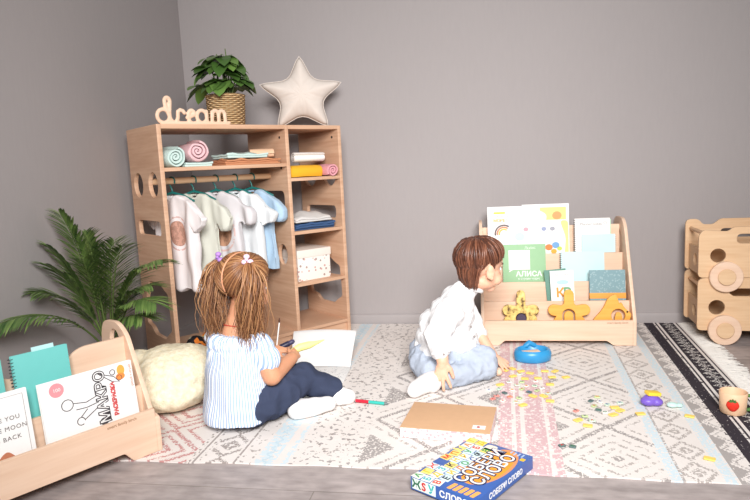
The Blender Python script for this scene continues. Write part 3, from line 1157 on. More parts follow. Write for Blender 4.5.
# third row
b = book('picture_book', 'green book with a blank white square on its cover, left of the bookshelf', 'book', Bp(.110, .160, .172), 0, radians(10), .202, .280, .012, M['sage_cover'])
card('white_square', M['white'], b, .028, .128, .158, .252)
card('speech_tail', M['white'], b, 0, 0, 0, 0, pts=[(.034, .160), (.028, .146), (.052, .160)])
text('title', 'АЛИСА', .034, M['white'], b, axes((.122, -.0008, .136), (1, 0, 0), (0, 0, 1)), bold=.0008)
text('subtitle', 'в стране чудес', .014, M['white'], b, axes((.122, -.0008, .114), (1, 0, 0), (0, 0, 1)))
text('author', 'Льюис', .016, flat((226, 240, 222)), b, axes((.13, -.0008, .262), (1, 0, 0), (0, 0, 1)))
b = book('notebook', 'pale turquoise notebook with a dark coil on its left edge, middle tier', 'notebook', Bp(.382, .165, .172), 0, radians(9), .198, .238, .010, M['pale_teal'], ('L', M['coil_dark']))
# second row
b = book('card_set', 'small white card booklet with grey heading and colour letters, middle of the bookshelf', 'booklet', Bp(.330, .088, .097), 0, radians(9), .106, .235, .006, M['white'], None, None, radians(-2))
text('title', 'КАРТОЧКИ', .014, flat((170, 160, 160)), b, axes((.05, -.0008, .215), (1, 0, 0), (0, 0, 1)))
card('cloud_print', flat((178, 214, 236)), b, 0, 0, 0, 0, pts=circ(.055, .180, .028, .011))
text('letter_print', 'К', .058, flat((226, 150, 66)), b, axes((.042, -.0008, .130), (1, 0, 0), (0, 0, 1)), bold=.002)
text('letter_print', 'Р', .058, flat((110, 164, 120)), b, axes((.074, -.0012, .130), (1, 0, 0), (0, 0, 1)), bold=.002)
b = book('notebook', 'dark green tilted booklet edge behind the white card booklet', 'notebook', Bp(.318, .108, .097), 0, radians(10), .10, .236, .006, flat((96, 140, 124)), None, None, radians(-5))
b = book('notebook', 'dark teal dotted notebook with an orange paper band, right of the bookshelf', 'notebook', Bp(.500, .088, .097), 0, radians(9), .158, .236, .014, M['dark_teal'], None, None)
bx('paper_band', -.001, .159, -.0012, .0152, .104, .130, flat((240, 160, 70)), b, .0004)

# left bookshelf books (local frame of that shelf)
def lbook(name, label, cat, x, y, z, tilt, *a, **k):
    return book(name, label, cat, Lp(x, y, z), LA, tilt, *a, **k)
b = lbook('picture_book', 'large white book with bold black and red lettering in the low front bookshelf', 'book', .243, .021, .052, radians(8), .270, .250, .012,
          plain('white_doodle_cover', (238, 236, 234), .5, .05, 120))
mtv = lambda x, z: axes((x, -.0009, z), (0, 0, 1), (-1, 0, 0))
text('title', 'МАКРО', .043, DK, b, mtv(.168, .166), bold=.0024)
text('title', 'МАКРО', .043, M['white'], b, axes((.168, -.0016, .166), (0, 0, 1), (-1, 0, 0)), bold=-.0006)
text('title', 'ЭТО', .030, DK, b, mtv(.164, .074), bold=.001)
text('subtitle', 'РАСКРАСКА', .0165, flat((206, 84, 84)), b, mtv(.202, .150), bold=.0012)
text('corner_note', 'рисуй и играй', .010, flat((220, 150, 120)), b, mtv(.262, .205))
card('round_seal', flat((224, 150, 156)), b, 0, 0, 0, 0, pts=circ(.046, .222, .020))
text('seal_number', '100', .014, M['white'], b, axes((.046, -.0016, .222), (1, 0, 0), (0, 0, 1)))
ink('doodle', b, [[(.155, .175), (.12, .165), (.085, .172)], [(.155, .155), (.12, .150), (.09, .152)], arcpts(.068, .172, .016, 0, 360), [(.15, .14), (.11, .118), (.10, .128), (.12, .145)], arcpts(.098, .116, .011, 0, 300),
                 [(.165, .235), (.21, .215), (.225, .195), (.205, .20), (.165, .235)], arcpts(.208, .228, .008, 0, 360, 10), arcpts(.226, .207, .008, 0, 360, 10), [(.185, .09), (.16, .12)]], .0012, DK)
card('orange_figure', flat((240, 170, 80)), b, 0, 0, 0, 0, pts=circ(.234, .228, .012, .016))
card('orange_figure', flat((236, 140, 70)), b, 0, 0, 0, 0, -.001, pts=circ(.230, .210, .014, .010))
b = lbook('notebook', 'turquoise spiral notebook standing behind the bold lettered white book', 'notebook', .205, .082, .085, radians(6), .150, .298, .012, M['teal_cover'], ('L', M['coil_dark']))
bx('index_tab', .055, .115, .004, .006, .29, .310, flat((186, 226, 226)), b, 0)
b = lbook('picture_book', 'white book with a brown mountain and thin frame, left end of low bookshelf', 'book', .040, .021, .052, radians(8), .175, .255, .010, M['white'])
ink('frame_line', b, [[(.012, .012), (.163, .012), (.163, .243), (.012, .243), (.012, .012)]], .0007, flat((150, 140, 136)))
for k, s in enumerate(('I LOVE YOU', 'TO THE MOON', 'AND BACK')):
    text('title', s, .016, flat((120, 112, 110)), b, axes((.100, -.0008, .185 - .026 * k), (1, 0, 0), (0, 0, 1)), space=1.15)
card('mountain', flat((190, 122, 92)), b, 0, 0, 0, 0, pts=rp([(.014, .014), (.161, .014), (.161, .052), (.135, .070), (.105, .104), (.085, .090), (.06, .055), (.03, .048), (.014, .03)], .012))
card('hill', flat((230, 190, 120)), b, 0, 0, 0, 0, -.001, pts=rp([(.08, .014), (.161, .014), (.161, .044), (.14, .050), (.11, .03)], .012))
b = lbook('notebook', 'turquoise spiral notebook behind the mountain book, left end of low bookshelf', 'notebook', .030, .082, .085, radians(6), .150, .298, .012, M['teal_cover'], ('L', M['coil_dark']))

# ------------------------------------------------------------------ wooden toys in the bookshelf's front slot
def toy_plate(label, cat, x, lean, outer, holes, mat, extra=None, name='wooden_toy'):
    t = thing(name, label, cat, Bp(x, .022, .042), 0)
    t.rotation_euler = (-radians(lean), 0, 0)
    plate('figure', outer, holes, .018, mat, t, FRONT(0, .018), .003)
    return t
def lobes(fr, n=90):
    return [(fr(2 * pi * i / n) * cos(2 * pi * i / n), .11 + fr(2 * pi * i / n) * sin(2 * pi * i / n)) for i in range(n)]
def dirs(a, spec, base):
    r = base
    for ang, L, wd in spec:
        d = (a - radians(ang) + pi) % (2 * pi) - pi
        h = wd
        if cos(d) > 0:
            sd = abs(sin(d))
            l = L - h
            q = h / sd if sd > 1e-4 else 9
            if q * cos(d) > l:
                q = l * cos(d) + sqrt(max(0, h * h - (l * sd) ** 2))
            r = max(r, q)
    return r
g = G('speckled_gold_resin', .35, .4)
_v = g.coord()
M['resin'] = g.base(g.ramp(g.noise(_v, 45, 3), [(.35, lin((96, 66, 34))), (.5, lin((222, 190, 110))), (.7, lin((240, 216, 140)))]))
t = toy_plate('speckled gold and brown wooden flying figure with a dark peg, left of the three toys', 'toy', .183, 6,
              lobes(lambda a: dirs(a, [(90, .105, .020), (12, .082, .026), (168, .086, .026), (212, .090, .022), (328, .080, .022)], .040)), [circ(0, .085, .024)], M['resin'])
bm = NB()
disc(bm, (0, .012, .085), .023, .024, 24)
fin('peg', bm, plain('dark_violet_peg', (70, 56, 76), .5), t)
t = toy_plate('orange wooden turtle shaped toy with an inset piece, middle of the three toys', 'toy', .397, 6,
              lobes(lambda a: dirs(a, [(90, .105, .022), (10, .094, .026), (170, .094, .026), (222, .085, .024), (318, .085, .024)], .046)), [rp([(-.030, .055), (.026, .055), (.026, .115), (-.002, .130), (-.030, .115)], .02)], M['yellow_wood'])
plate('inset', rp([(-.022, .057), (.018, .057), (.018, .108), (-.002, .120), (-.022, .108)], .018), [], .014, M['yellow_wood'], t, FRONT(0, .016), .002)
t = toy_plate('orange wooden fish shaped toy with a round opening, right of the three toys', 'toy', .590, 6,
              rp([(-.085, .055, .01), (-.04, .052, .01), (.0, .03, .02), (.065, .055, .02), (.078, .105, .015), (.05, .125, .02), (.035, .155, .02), (.026, .148, .008), (.012, .195, .012), (-.022, .178, .02), (-.045, .125, .03), (-.09, .075, .01)], .02), [circ(.02, .095, .030)], M['yellow_wood'])
plate('inset', rp([(.002, .07), (.04, .07), (.034, .108), (.012, .112)], .012), [], .012, M['yellow_wood'], t, FRONT(0, .015), .002)
bm = NB()
disc(bm, (.058, -.0002, .112), .004, .001, 12)
fin('eye', bm, M['screw'], t)

# ------------------------------------------------------------------ palm behind the low bookshelf
def palm():
    base = V((-1.425, 2.10, 0))
    t = thing('potted_palm', 'green feather-leaved palm standing at the left wall behind the low bookshelf', 'plant', base)
    bm = NB()
    lathe(bm, [(0, 0), (.075, 0), (.085, .01), (.098, .15), (.102, .16), (.094, .16), (.09, .14), (0, .135)], 32)
    fin('pot', bm, plain('dark_grey_pot', (84, 80, 78), .6), t, 50)
    r = random.Random(11)
    # frond tips (world), arching from the crown
    tips = [((-1.475, 1.98, .735), .04), ((-1.40, 2.0, .66), .02), ((-1.36, 2.06, .61), .02), ((-1.275, 2.02, .605), .05), ((-1.10, 1.97, .565), .10), ((-1.125, 1.95, .415), .13), ((-1.20, 2.05, .46), .09),
            ((-1.53, 1.68, .405), .13), ((-1.53, 1.89, .47), .08), ((-1.51, 1.95, .62), .03), ((-1.50, 1.92, .56), .04), ((-1.33, 2.06, .62), .02), ((-1.20, 1.98, .36), .09), ((-1.42, 2.0, .56), .02), ((-1.30, 2.12, .50), .04), ((-1.44, 2.08, .64), .02)]
    bs, bl = NB(), NB()
    for tip, arch in tips:
        tip = V(tip) - base
        p0 = V((r.uniform(-.03, .03), r.uniform(-.03, .03), .13))
        c = V((tip.x * .35, tip.y * .35, max(tip.z * .72, .25) + arch * 1.3))
        pts = [p0 * (1 - s) ** 2 + c * 2 * s * (1 - s) + tip * s * s for s in [i / 16 for i in range(17)]]
        tube(bs, pts, [.0045 * (1 - .75 * i / 16) for i in range(17)], 6)
        for i in range(30):
            s = .34 + .66 * i / 29
            p = p0 * (1 - s) ** 2 + c * 2 * s * (1 - s) + tip * s * s
            d = ((c - p0) * (1 - s) + (tip - c) * s).normalized()
            sd = d.cross(V((0, 0, 1)))
            if sd.length < .05:
                sd = V((1, 0, 0))
            sd.normalize()
            L = .125 * sin(pi * (.12 + .82 * (s - .34) / .66)) ** .7 * r.uniform(.85, 1.1) + .02
            for q in (-1, 1):
                dd = d * .85 + sd * q * .62 + V((0, 0, -.10 + r.uniform(-.08, .12)))
                e = p + base + dd.normalized() * L
                if e.x < XW + .012:
                    dd.x = max(dd.x, (XW + .015 - (p + base).x) / L)
                leaf(bl, p, dd, (0, 0, 1), L, .0046, .25, .3, 4)
    for v_ in bl.verts:
        v_.co.x = max(v_.co.x, XW + .006 - base.x)
    fin('stems', bs, M['stem'], t, 180)
    fin('fronds', bl, M['palm'], t, 180)
palm()

# ------------------------------------------------------------------ fluffy cream pouffe
def fur_mat():
    g = G('cream_plush', .95, .1)
    v = g.coord()
    n = g.noise(v, 60, 4)
    g.bump(g.m('ADD', n, g.noise(v, 200, 2)), .6, .006)
    return g.base(g.ramp(n, [(.3, lin((238, 222, 188))), (.62, lin((250, 240, 214)))]))
M['plush'] = fur_mat()
def pouffe():
    t = thing('plush_pouffe', 'fluffy cream plush pouffe on the rug between low bookshelf and girl', 'pouffe', (-1.150, 2.045, RZ))
    bm = NB()
    ell(bm, (.015, .02, .120), (.172, .168, .104))
    ell(bm, (0, -.02, .075), (.178, .172, .078))
    ell(bm, (-.11, -.03, .13), (.06, .09, .09))
    def wr(p, n):
        return .004 * nz(p, 34) + .003 * nz(p, 80) + .010 * nz(p, 8)
    remesh('body', bm, M['plush'], t, .008, 5, .5, wr)
pouffe()

# ------------------------------------------------------------------ boxes on the rug
def pinkprint():
    g = G('pink_white_print', .6, .25)
    v = g.coord()
    n = g.voro(g.mapping(v, (1, 1, 1.2)), 70)
    return g.base(g.mix(g.m('LESS_THAN', n, .38), lin((236, 226, 224)), lin((232, 172, 176))))
M['kraft'] = plain('kraft_cardboard', (212, 170, 132), .8, .05, 40)
def kraft_box():
    t = thing('cardboard_box', 'flat kraft cardboard box with pink printed sides lying on the rug', 'box', (-.108, 1.903, RZ), radians(-7))
    m = pinkprint()
    bx('top_panel', -.140, .140, -.105, .105, .0325, .034, M['kraft'], t, .0005)
    for n_, a in (('side_wall', (-.140, .140, -.105, -.1035)), ('side_wall', (-.140, .140, .1035, .105)), ('side_wall', (-.140, -.1385, -.1034, .1034)), ('side_wall', (.1385, .140, -.1034, .1034))):
        bx(n_, *a, 0, .0324, m, t, .0003)
    s = plate('sticker', [(.082, -.078), (.122, -.078), (.122, -.052), (.082, -.052)], [], .0006, M['white'], t, axes((0, 0, .034), (1, 0, 0), (0, 1, 0)), .0001)
    plate('sticker_mark', circ(.100, -.065, .005, .006, 12), [], .0006, flat((190, 70, 70)), s, axes((0, 0, .0346), (1, 0, 0), (0, 1, 0)), .0001)
kraft_box()

def game_box():
    t = thing('letter_game_box', 'blue letter game box with orange oval lying on the rug edge', 'box', (-.031, 1.575, RZ), radians(57.5))
    blue, hh = plain('royal_blue_card', (58, 98, 172), .35, .04, spec=.5), .036
    bx('body', -.143, .143, -.101, .101, 0, hh, blue, t, .001)
    top = lambda z=0: axes((0, 0, hh + z), (1, 0, 0), (0, 1, 0))
    oval = plate('orange_oval', circ(.020, -.036, .104, .050, 40), [], .0005, flat((240, 160, 50)), t, top(), .0001)
    plate('orange_glow', circ(.026, -.038, .113, .056, 40), [], .0003, flat((224, 150, 100)), t, top(), .0001)
    for k, (s, y, sz) in enumerate((('СОБЕРИ', -.014, .052), ('СЛОВО', -.056, .052))):
        text('title_outline', s, sz, flat((40, 40, 86)), oval, axes((.015, y, hh + .0007), (1, 0, 0), (0, 1, 0)), .0002, bold=.0042)
        text('title', s, sz, M['white'], oval, axes((.015, y, hh + .0014), (1, 0, 0), (0, 1, 0)), .0002, bold=.0008)
    r = random.Random(5)
    cols = [(226, 60, 50), (240, 190, 40), (60, 150, 80), (50, 90, 170), (230, 120, 40), (60, 180, 190), (40, 40, 60)]
    lets = 'АБВГДЕЖЗИКЛМНОПРСТУФ'
    k = 0
    for ix in range(9):
        for iy in range(3):
            x, y = -.128 + ix * .032, .086 - iy * .031 - (.006 if ix % 2 else 0)
            if y < .010 and ix > 6 or (ix, iy) in ((3, 0), (8, 2)):
                continue
            bgc = [(214, 236, 236), (250, 226, 130), (236, 240, 226)][r.randrange(3)]
            a = r.uniform(-.12, .12)
            p = plate('printed_tile', rp([(-.0150, -.0142), (.0150, -.0142), (.0150, .0142), (-.0150, .0142)], .002, 2), [], .0004, flat(bgc), t, axes((x, y, hh), (cos(a), sin(a), 0), (-sin(a), cos(a), 0)), .0001)
            text('letter', lets[k % 20], .027, flat(cols[r.randrange(7)]), p, axes((x, y, hh + .0007), (cos(a), sin(a), 0), (-sin(a), cos(a), 0)), .0001, bold=.0008)
            k += 1
    for i in range(5):
        plate('orange_tile_print', rp([(-.136, -.088 + .017 * i), (-.104, -.092 + .017 * i), (-.104, -.080 + .017 * i), (-.136, -.076 + .017 * i)], .003, 2), [], .0004, flat((246, 176, 96)), t, top(), .0001)
    plate('corner_print', rp([(.10, .0), (.135, .0), (.135, .035), (.10, .035)], .012), [], .0004, flat((236, 226, 210)), t, top(), .0001)
    for i in range(4):
        plate('small_print', [(.118, -.082 + .012 * i), (.136, -.082 + .012 * i), (.136, -.077 + .012 * i), (.118, -.077 + .012 * i)], [], .0004, flat((176, 196, 226)), t, top(), .0001)
    plate('yellow_print', rp([(.10, -.096), (.115, -.096), (.115, -.082), (.10, -.082)], .003), [], .0004, flat((238, 190, 60)), t, top(), .0001)
    sd = axes((0, -.1013, 0), (1, 0, 0), (0, 0, 1))
    text('side_title', 'СОБЕРИ СЛОВО', .021, M['white'], t, axes((0, -.1012, .018), (1, 0, 0), (0, 0, 1)), .0002, bold=.0006)
    e = axes((-.1432, 0, 0), (0, -1, 0), (0, 0, 1))
    plate('end_print', [(-.096, .004), (-.02, .004), (-.02, .034), (-.096, .034)], [], .0004, flat((226, 238, 232)), t, axes((-.143, 0, 0), (0, -1, 0), (0, 0, 1)), .0001)
    for y, s, c in ((-.082, 'Ж', (50, 110, 80)), (-.058, 'S', (206, 50, 50)), (-.034, 'У', (60, 180, 180))):
        text('end_letter', s, .030, flat(c), t, axes((-.1436, -y, .018), (0, -1, 0), (0, 0, 1)), .0002, bold=.001)
    text('end_title', 'СЛОВО', .024, M['white'], t, axes((-.1434, -.035, .018), (0, -1, 0), (0, 0, 1)), .0002, bold=.0008)
    plate('yellow_end', [(-.095, .002), (.10, .002), (.10, .034), (-.095, .034)], [], .0004, flat((246, 214, 110)), t, axes((.143, 0, 0), (0, 1, 0), (0, 0, 1)), .0001)
game_box()

# ------------------------------------------------------------------ small things on the rug
RT = RZ
def mug():
    t = thing('toy_cup', 'pale wooden cup with a red strawberry and green handle on the black rug border', 'cup', (.800, 2.068, RT), radians(-8))
    wd = plain('pale_peach_wood', (236, 196, 160), .5, .05)
    bm = NB()
    lathe(bm, [(0, 0), (.034, 0), (.038, .004), (.0415, .070), (.0395, .072), (.037, .069), (.034, .010), (0, .008)], 40)
    fin('body', bm, wd, t, 50)
    red = plain('strawberry_red', (222, 52, 36), .5)
    grn = plain('leaf_green', (76, 120, 60), .6)
    a0 = radians(-104)
    n = V((cos(a0), sin(a0), 0))
    m = axes(n * .0385 + V((0, 0, .036)), (-sin(a0), cos(a0), 0), (0, 0, 1))
    bm = NB()
    ell(bm, (0, 0, 0), (.0185, .020, .007), None, 20)
    for v_ in bm.verts:
        v_.co.x *= 1 - .25 * max(0, -v_.co.y / .02)
        v_.co = m @ v_.co
    s = fin('strawberry', bm, red, t)
    bm = NB()
    for k in range(5):
        leaf(bm, m @ V((0, .014, .006)), m.to_3x3() @ V((cos(.3 + k * .63), sin(.3 + k * .63) * .7, .2)), m.to_3x3() @ V((0, 0, 1)), .013, .003, 0, .1, 4)
    fin('strawberry_leaves', bm, grn, s, 180)
    bm = NB()
    h = [(.040 + .026 * sin(radians(a)), 0, .036 + .024 * cos(radians(a))) for a in range(0, 181, 15)]
    tube(bm, h, .0055, 10)
    tube(bm, [(.052, 0, .016), (.074, .0, .006)], [.006, .003], 8)
    tube(bm, [(.062, 0, .046), (.078, .0, .058)], [.006, .003], 8)
    fin('handle', bm, grn, t)
mug()

def pencil():
    a, b = V((-.456, 2.094, RT + .0062)), V((-.333, 2.069, RT + .0062))
    t = thing('two_tone_marker', 'slim red and turquoise double marker lying on the cream rug', 'marker', a)
    d = (b - a)
    bm = NB(); tube(bm, [V(), d * .40], .006, 12, False); fin('red_barrel', bm, flat((206, 40, 60), .4), t, 50)
    bm = NB(); tube(bm, [d * .40, d * .88], .0058, 12, False); fin('turquoise_barrel', bm, flat((60, 186, 172), .4), t, 50)
    bm = NB(); tube(bm, [d * .88, d * .96, d * 1.0], [.0055, .003, .0012], 12, False); fin('tip', bm, flat((110, 120, 120), .4), t, 50)
pencil()

def blue_ring():
    t = thing('ring_toy', 'bright blue ring-shaped tray with a wooden disc, on the rug before the bookshelf', 'toy', (.212, 2.60, RT), radians(10))
    bl = plain('bright_blue', (52, 150, 206), .35, .10, 60, spec=.5)
    bm = NB()
    lathe(bm, [(.038, .006), (.066, 0), (.076, .006), (.079, .030), (.074, .046), (.066, .050), (.060, .046), (.055, .020), (.038, .014), (.038, .006)], 44)
    for v_ in bm.verts:
        v_.co.y *= .8
    fin('rim', bm, bl, t, 50)
    bm = NB()
    lathe(bm, [(0, .010), (.056, .010), (.058, .016), (0, .018)], 40)
    for v_ in bm.verts:
        v_.co.y *= .8
    fin('tray_floor', bm, plain('deep_blue', (40, 112, 176), .4), t, 50)
    bm = NB()
    tube(bm, [(-.018, .052, .045), (0, .056, .058), (.024, .052, .045)], [.012, .014, .012], 10)
    fin('knob', bm, bl, t)
    bm = NB()
    box(bm, (-.008, -.004, .036), (.074, .034, .010), Matrix.Rotation(.15, 3, 'Z'), .004)
    fin('wooden_disc', bm, M['birch_light'], t)
blue_ring()

def soft_block():
    t = thing('toy_figure', 'purple rounded toy with a yellow cap standing on the blue rug band', 'toy', (.562, 2.112, RT))
    bm = NB()
    ell(bm, (-.010, 0, .016), (.026, .022, .016)); ell(bm, (.016, .0, .014), (.021, .019, .014)); ell(bm, (0, .005, .024), (.026, .02, .014))
    remesh('base', bm, plain('purple_plastic', (122, 92, 196), .4, .05, spec=.5), t, .003, 3)
    bm = NB()
    box(bm, (.006, .008, .041), (.046, .030, .012), Matrix.Rotation(.25, 3, 'Z') @ Matrix.Rotation(.12, 3, 'Y'), .004)
    fin('yellow_cap', bm, plain('yellow_plastic', (246, 208, 66), .4, .04, spec=.5), t)
    t = thing('toy_piece', 'pale turquoise toy piece beside the purple toy', 'toy', (.632, 2.100, RT))
    bm = NB()
    ell(bm, (-.008, 0, .009), (.018, .014, .009)); ell(bm, (.014, .004, .007), (.014, .012, .007))
    remesh('body', bm, plain('pale_aqua_plastic', (196, 228, 220), .4), t, .003, 2)
soft_block()

bm = NB()
ell(bm, (0, 0, 0), .0165)
o = fin('wooden_ball', bm, M['birch_light'], None, 180)
o.location = (.062, 2.395, RT + .0165)
tag(o, 'small natural wooden ball on the pink stripe by the boy\'s knee', 'ball')

TILEC = [plain('tile_yellow', (248, 216, 112), .5), plain('tile_white', (240, 238, 228), .5), plain('tile_mint', (206, 228, 206), .5),
         plain('tile_pale_green', (196, 214, 160), .5), plain('tile_dark', (96, 120, 118), .5), plain('tile_red', (226, 150, 140), .5)]
tile_me = []
for k, m_ in enumerate(TILEC):
    w2 = .0145 if k == 0 else .0100
    h2 = .0095 if k == 0 else .0070
    out = rp([(-w2, -h2), (w2, -h2), (w2, h2), (-w2, h2)], .003, 3)
    o = plate('letter_tile', out, [], .0042, m_, None, Matrix.Identity(4), .0006)
    tile_me.append(o.data)
    bpy.data.objects.remove(o)
mark_me = []
for s, c in (('A', (206, 70, 60)), ('O', (60, 120, 80)), ('K', (60, 90, 160)), ('T', (60, 60, 70)), ('M', (226, 150, 50))):
    o = text('letter', s, .014, flat(c), None, Matrix.Translation((0, 0, .0044)), .0001, bold=.0006)
    mark_me.append(o.data)
    bpy.data.objects.remove(o)
def tiles(spots, label, group, seed):
    r = random.Random(seed)
    for x, y, c in spots:
        o = bpy.data.objects.new('letter_tile', tile_me[c])
        COL.objects.link(o)
        o.location = (x, y, RT + .0002)
        o.rotation_euler = (0, 0, r.uniform(-.9, .9))
        tag(o, label, 'letter tile', group)
        if c:
            q = bpy.data.objects.new('letter', mark_me[r.randrange(5)])
            COL.objects.link(q)
            q.parent = o
TA = [(0.09, 2.457, 0), (0.118, 2.387, 0), (0.153, 2.447, 0), (0.187, 2.424, 0), (0.212, 2.367, 0), (0.247, 2.45, 0), (0.267, 2.38, 0), (0.065, 2.29, 0), (0.177, 2.179, 0), (0.215, 2.18, 0), (0.136, 2.093, 0), (0.232, 2.134, 0), (0.319, 2.382, 0), (0.121, 2.477, 0), (0.162, 2.36, 0), (0.099, 2.319, 1), (0.128, 2.288, 2), (0.143, 2.247, 3), (0.106, 2.235, 1), (0.078, 2.204, 4), (0.048, 2.173, 5), (0.095, 2.166, 5), (0.127, 2.157, 3), (0.162, 2.278, 1), (0.192, 2.28, 2), (0.216, 2.258, 1), (0.069, 2.127, 1), (0.114, 2.119, 2), (0.034, 2.144, 5), (0.022, 2.231, 1), (0.167, 2.217, 4), (0.233, 2.206, 2), (0.196, 2.232, 3), (0.148, 2.321, 3), (0.144, 2.413, 2), (0.286, 2.451, 0), (.25, 2.30, 0), (.06, 2.245, 2), (.20, 2.33, 1)]
TB = [(0.373, 2.096, 3), (0.399, 2.133, 1), (0.419, 2.109, 2), (0.381, 2.062, 4), (0.438, 2.086, 0), (0.398, 2.040, 1), (0.370, 2.141, 4), (0.421, 2.024, 0), (0.450, 2.060, 0), (0.464, 2.127, 2), (0.328, 2.006, 3), (0.345, 1.971, 2), (0.302, 1.974, 0), (0.325, 1.932, 0), (0.307, 2.05, 5), (0.398, 2.179, 3)]
tiles(TA, 'small flat letter tile among the scatter on the pink rug stripe, near the boy', 'letter tiles scattered by the boy', 1)
tiles(TB, 'small flat letter tile in the loose cluster left of the purple toy', 'letter tiles clustered on the rug diamond', 2)
tiles([(.655, 2.024, 0)], 'yellow tile alone on the rug beside the black border, behind the other lone tile', None, 3)
tiles([(.614, 1.730, 0)], 'yellow tile alone near the front edge of the rug, right side', None, 4)
tiles([(.508, 2.036, 0)], 'yellow tile on the narrow blue band left of the purple toy', None, 5)
tiles([(.227, 1.786, 4)], 'dark letter tile by the pink stripe near the game box, left of two', None, 6)
tiles([(.257, 1.781, 4)], 'dark letter tile by the pink stripe near the game box, right of two', None, 7)

# ------------------------------------------------------------------ sketch pad in front of the girl
def sketch_pad():
    t = thing('sketch_pad', 'large white sketch pad propped open on the rug before the girl', 'sketch pad', (-.685, 2.47, RT), radians(2))
    bm = NB()
    prof = []
    n = 14
    for i in range(n + 1):
        s = i / n
        prof.append((.005 + .170 * s + .03 * s * s, .003 + .112 * s - .008 * s * s))
    L0 = []
    for off in (0, 1):
        for x0, side in ((-1, 0), (1, 1)):
            pass
    rows = []
    for (y, z) in prof:
        hw = .128 + .02 * (z / .11)
        cx = -.02 * (z / .11)
        rows.append([bm.verts.new((cx + hw * q, y + .006 * (1 - q * q), z + .006 * (1 - q * q) * (z / .11))) for q in [-1 + 2 * k / 12 for k in range(13)]])
    back = [[bm.verts.new((v_.co.x, v_.co.y + .004, v_.co.z - .001)) for v_ in rw] for rw in rows]
    for A, s in ((rows, 1), (back, -1)):
        for a, b in zip(A, A[1:]):
            for k in range(12):
                bm.faces.new((a[k], a[k + 1], b[k + 1], b[k]) if s > 0 else (b[k], b[k + 1], a[k + 1], a[k]))
    for k in range(12):
        bm.faces.new((rows[0][k + 1], rows[0][k], back[0][k], back[0][k + 1]))
        bm.faces.new((rows[-1][k], rows[-1][k + 1], back[-1][k + 1], back[-1][k]))
    for i in range(n):
        bm.faces.new((rows[i][0], rows[i + 1][0], back[i + 1][0], back[i][0]))
        bm.faces.new((rows[i + 1][12], rows[i][12], back[i][12], back[i + 1][12]))
    fin('blank_page', bm, M['white'], t, 60)
    m = axes((0, .235, .001), (1, 0, 0), (0, -.42, 1))
    plate('support_card', rp([(-.10, .002), (.10, .002), (.075, .100), (-.10, .100)], .01), [], .002, M['kraft'], t, m, .0003)
    g = G('line_drawing_page', .6, .2)
    v = g.coord()
    d = g.voro(v, 26)
    e = g.noise(v, 30, 3)
    line = g.m('LESS_THAN', g.m('ABSOLUTE', g.m('SUBTRACT', e, .5)), .012)
    mat = g.base(g.mix(g.m('MULTIPLY', line, .6), lin((240, 239, 237)), lin((150, 150, 152))))
    bx('drawn_page', -.132, .132, -.215, .003, 0, .0035, mat, t, .0005)
sketch_pad()

# ------------------------------------------------------------------ people
def chain(bm, pts, rad, off=V(), seg=16):
    """tapered limb with round joints"""
    pts = [V(p) - off for p in pts]
    for i in range(len(pts) - 1):
        a, b = pts[i], pts[i + 1]
        tube(bm, [a.lerp(b, k / 4) for k in range(5)], [rad[i] + (rad[i + 1] - rad[i]) * k / 4 for k in range(5)], seg, False)
    for p, r in zip(pts, rad):
        ell(bm, p, r, None, 16)

def hand(bm, wrist, d, n, right, L=.088, curl=.35, spread=.18, off=V(), thumb=.7):
    """palm, four unequal fingers and a thumb; d along the hand, n out of the palm"""
    w = V(wrist) - off
    d = V(d).normalized()
    n = (V(n) - d * V(n).dot(d)).normalized()
    s = d.cross(n) if right else n.cross(d)          # towards the thumb
    pl = L * .50
    rot = Matrix((s, d, n)).transposed()
    ell(bm, w + d * pl * .58, (L * .215, pl * .62, L * .105), rot)
    ell(bm, w + d * pl * .80, (L * .235, pl * .30, L * .095), rot)
    chain(bm, [w - d * L * .08, w + d * pl * .35], [L * .165, L * .16])
    for k, (x, ln, a) in enumerate(((.165, .44, .9), (.058, .50, .25), (-.052, .46, -.35), (-.158, .36, -1.0))):
        p = w + d * pl * (.95 - .06 * abs(k - 1.2)) + s * L * x
        fd = (d + s * a * spread).normalized()
        pts, rr, c = [p - fd * L * .10, p], [L * .072, L * .070], curl
        for j, q in enumerate((.45, .31, .24)):
            fd = (fd * cos(c * (.6 + .3 * j)) + n * sin(c * (.6 + .3 * j))).normalized()
            p = p + fd * L * ln * q
            pts.append(p)
            rr.append(L * (.066 - .006 * j))
        chain(bm, pts, rr, V(), 10)
    p = w + d * pl * .22 + s * L * .14
    t1 = (d * .75 + s * thumb + n * .25).normalized()
    t2 = (d * .95 + s * thumb * .45 + n * .45).normalized()
    chain(bm, [p, p + t1 * L * .20, p + t1 * L * .20 + t2 * L * .17, p + t1 * L * .20 + t2 * L * .29], [L * .095, L * .085, L * .074, L * .062], V(), 10)

def head_frame(c, f, up=(0, 0, 1)):
    f = V(f).normalized()
    r = f.cross(V(up)).normalized()
    u = r.cross(f)
    m = Matrix((r, f, u)).transposed().to_4x4()
    m.translation = V(c)
    return m

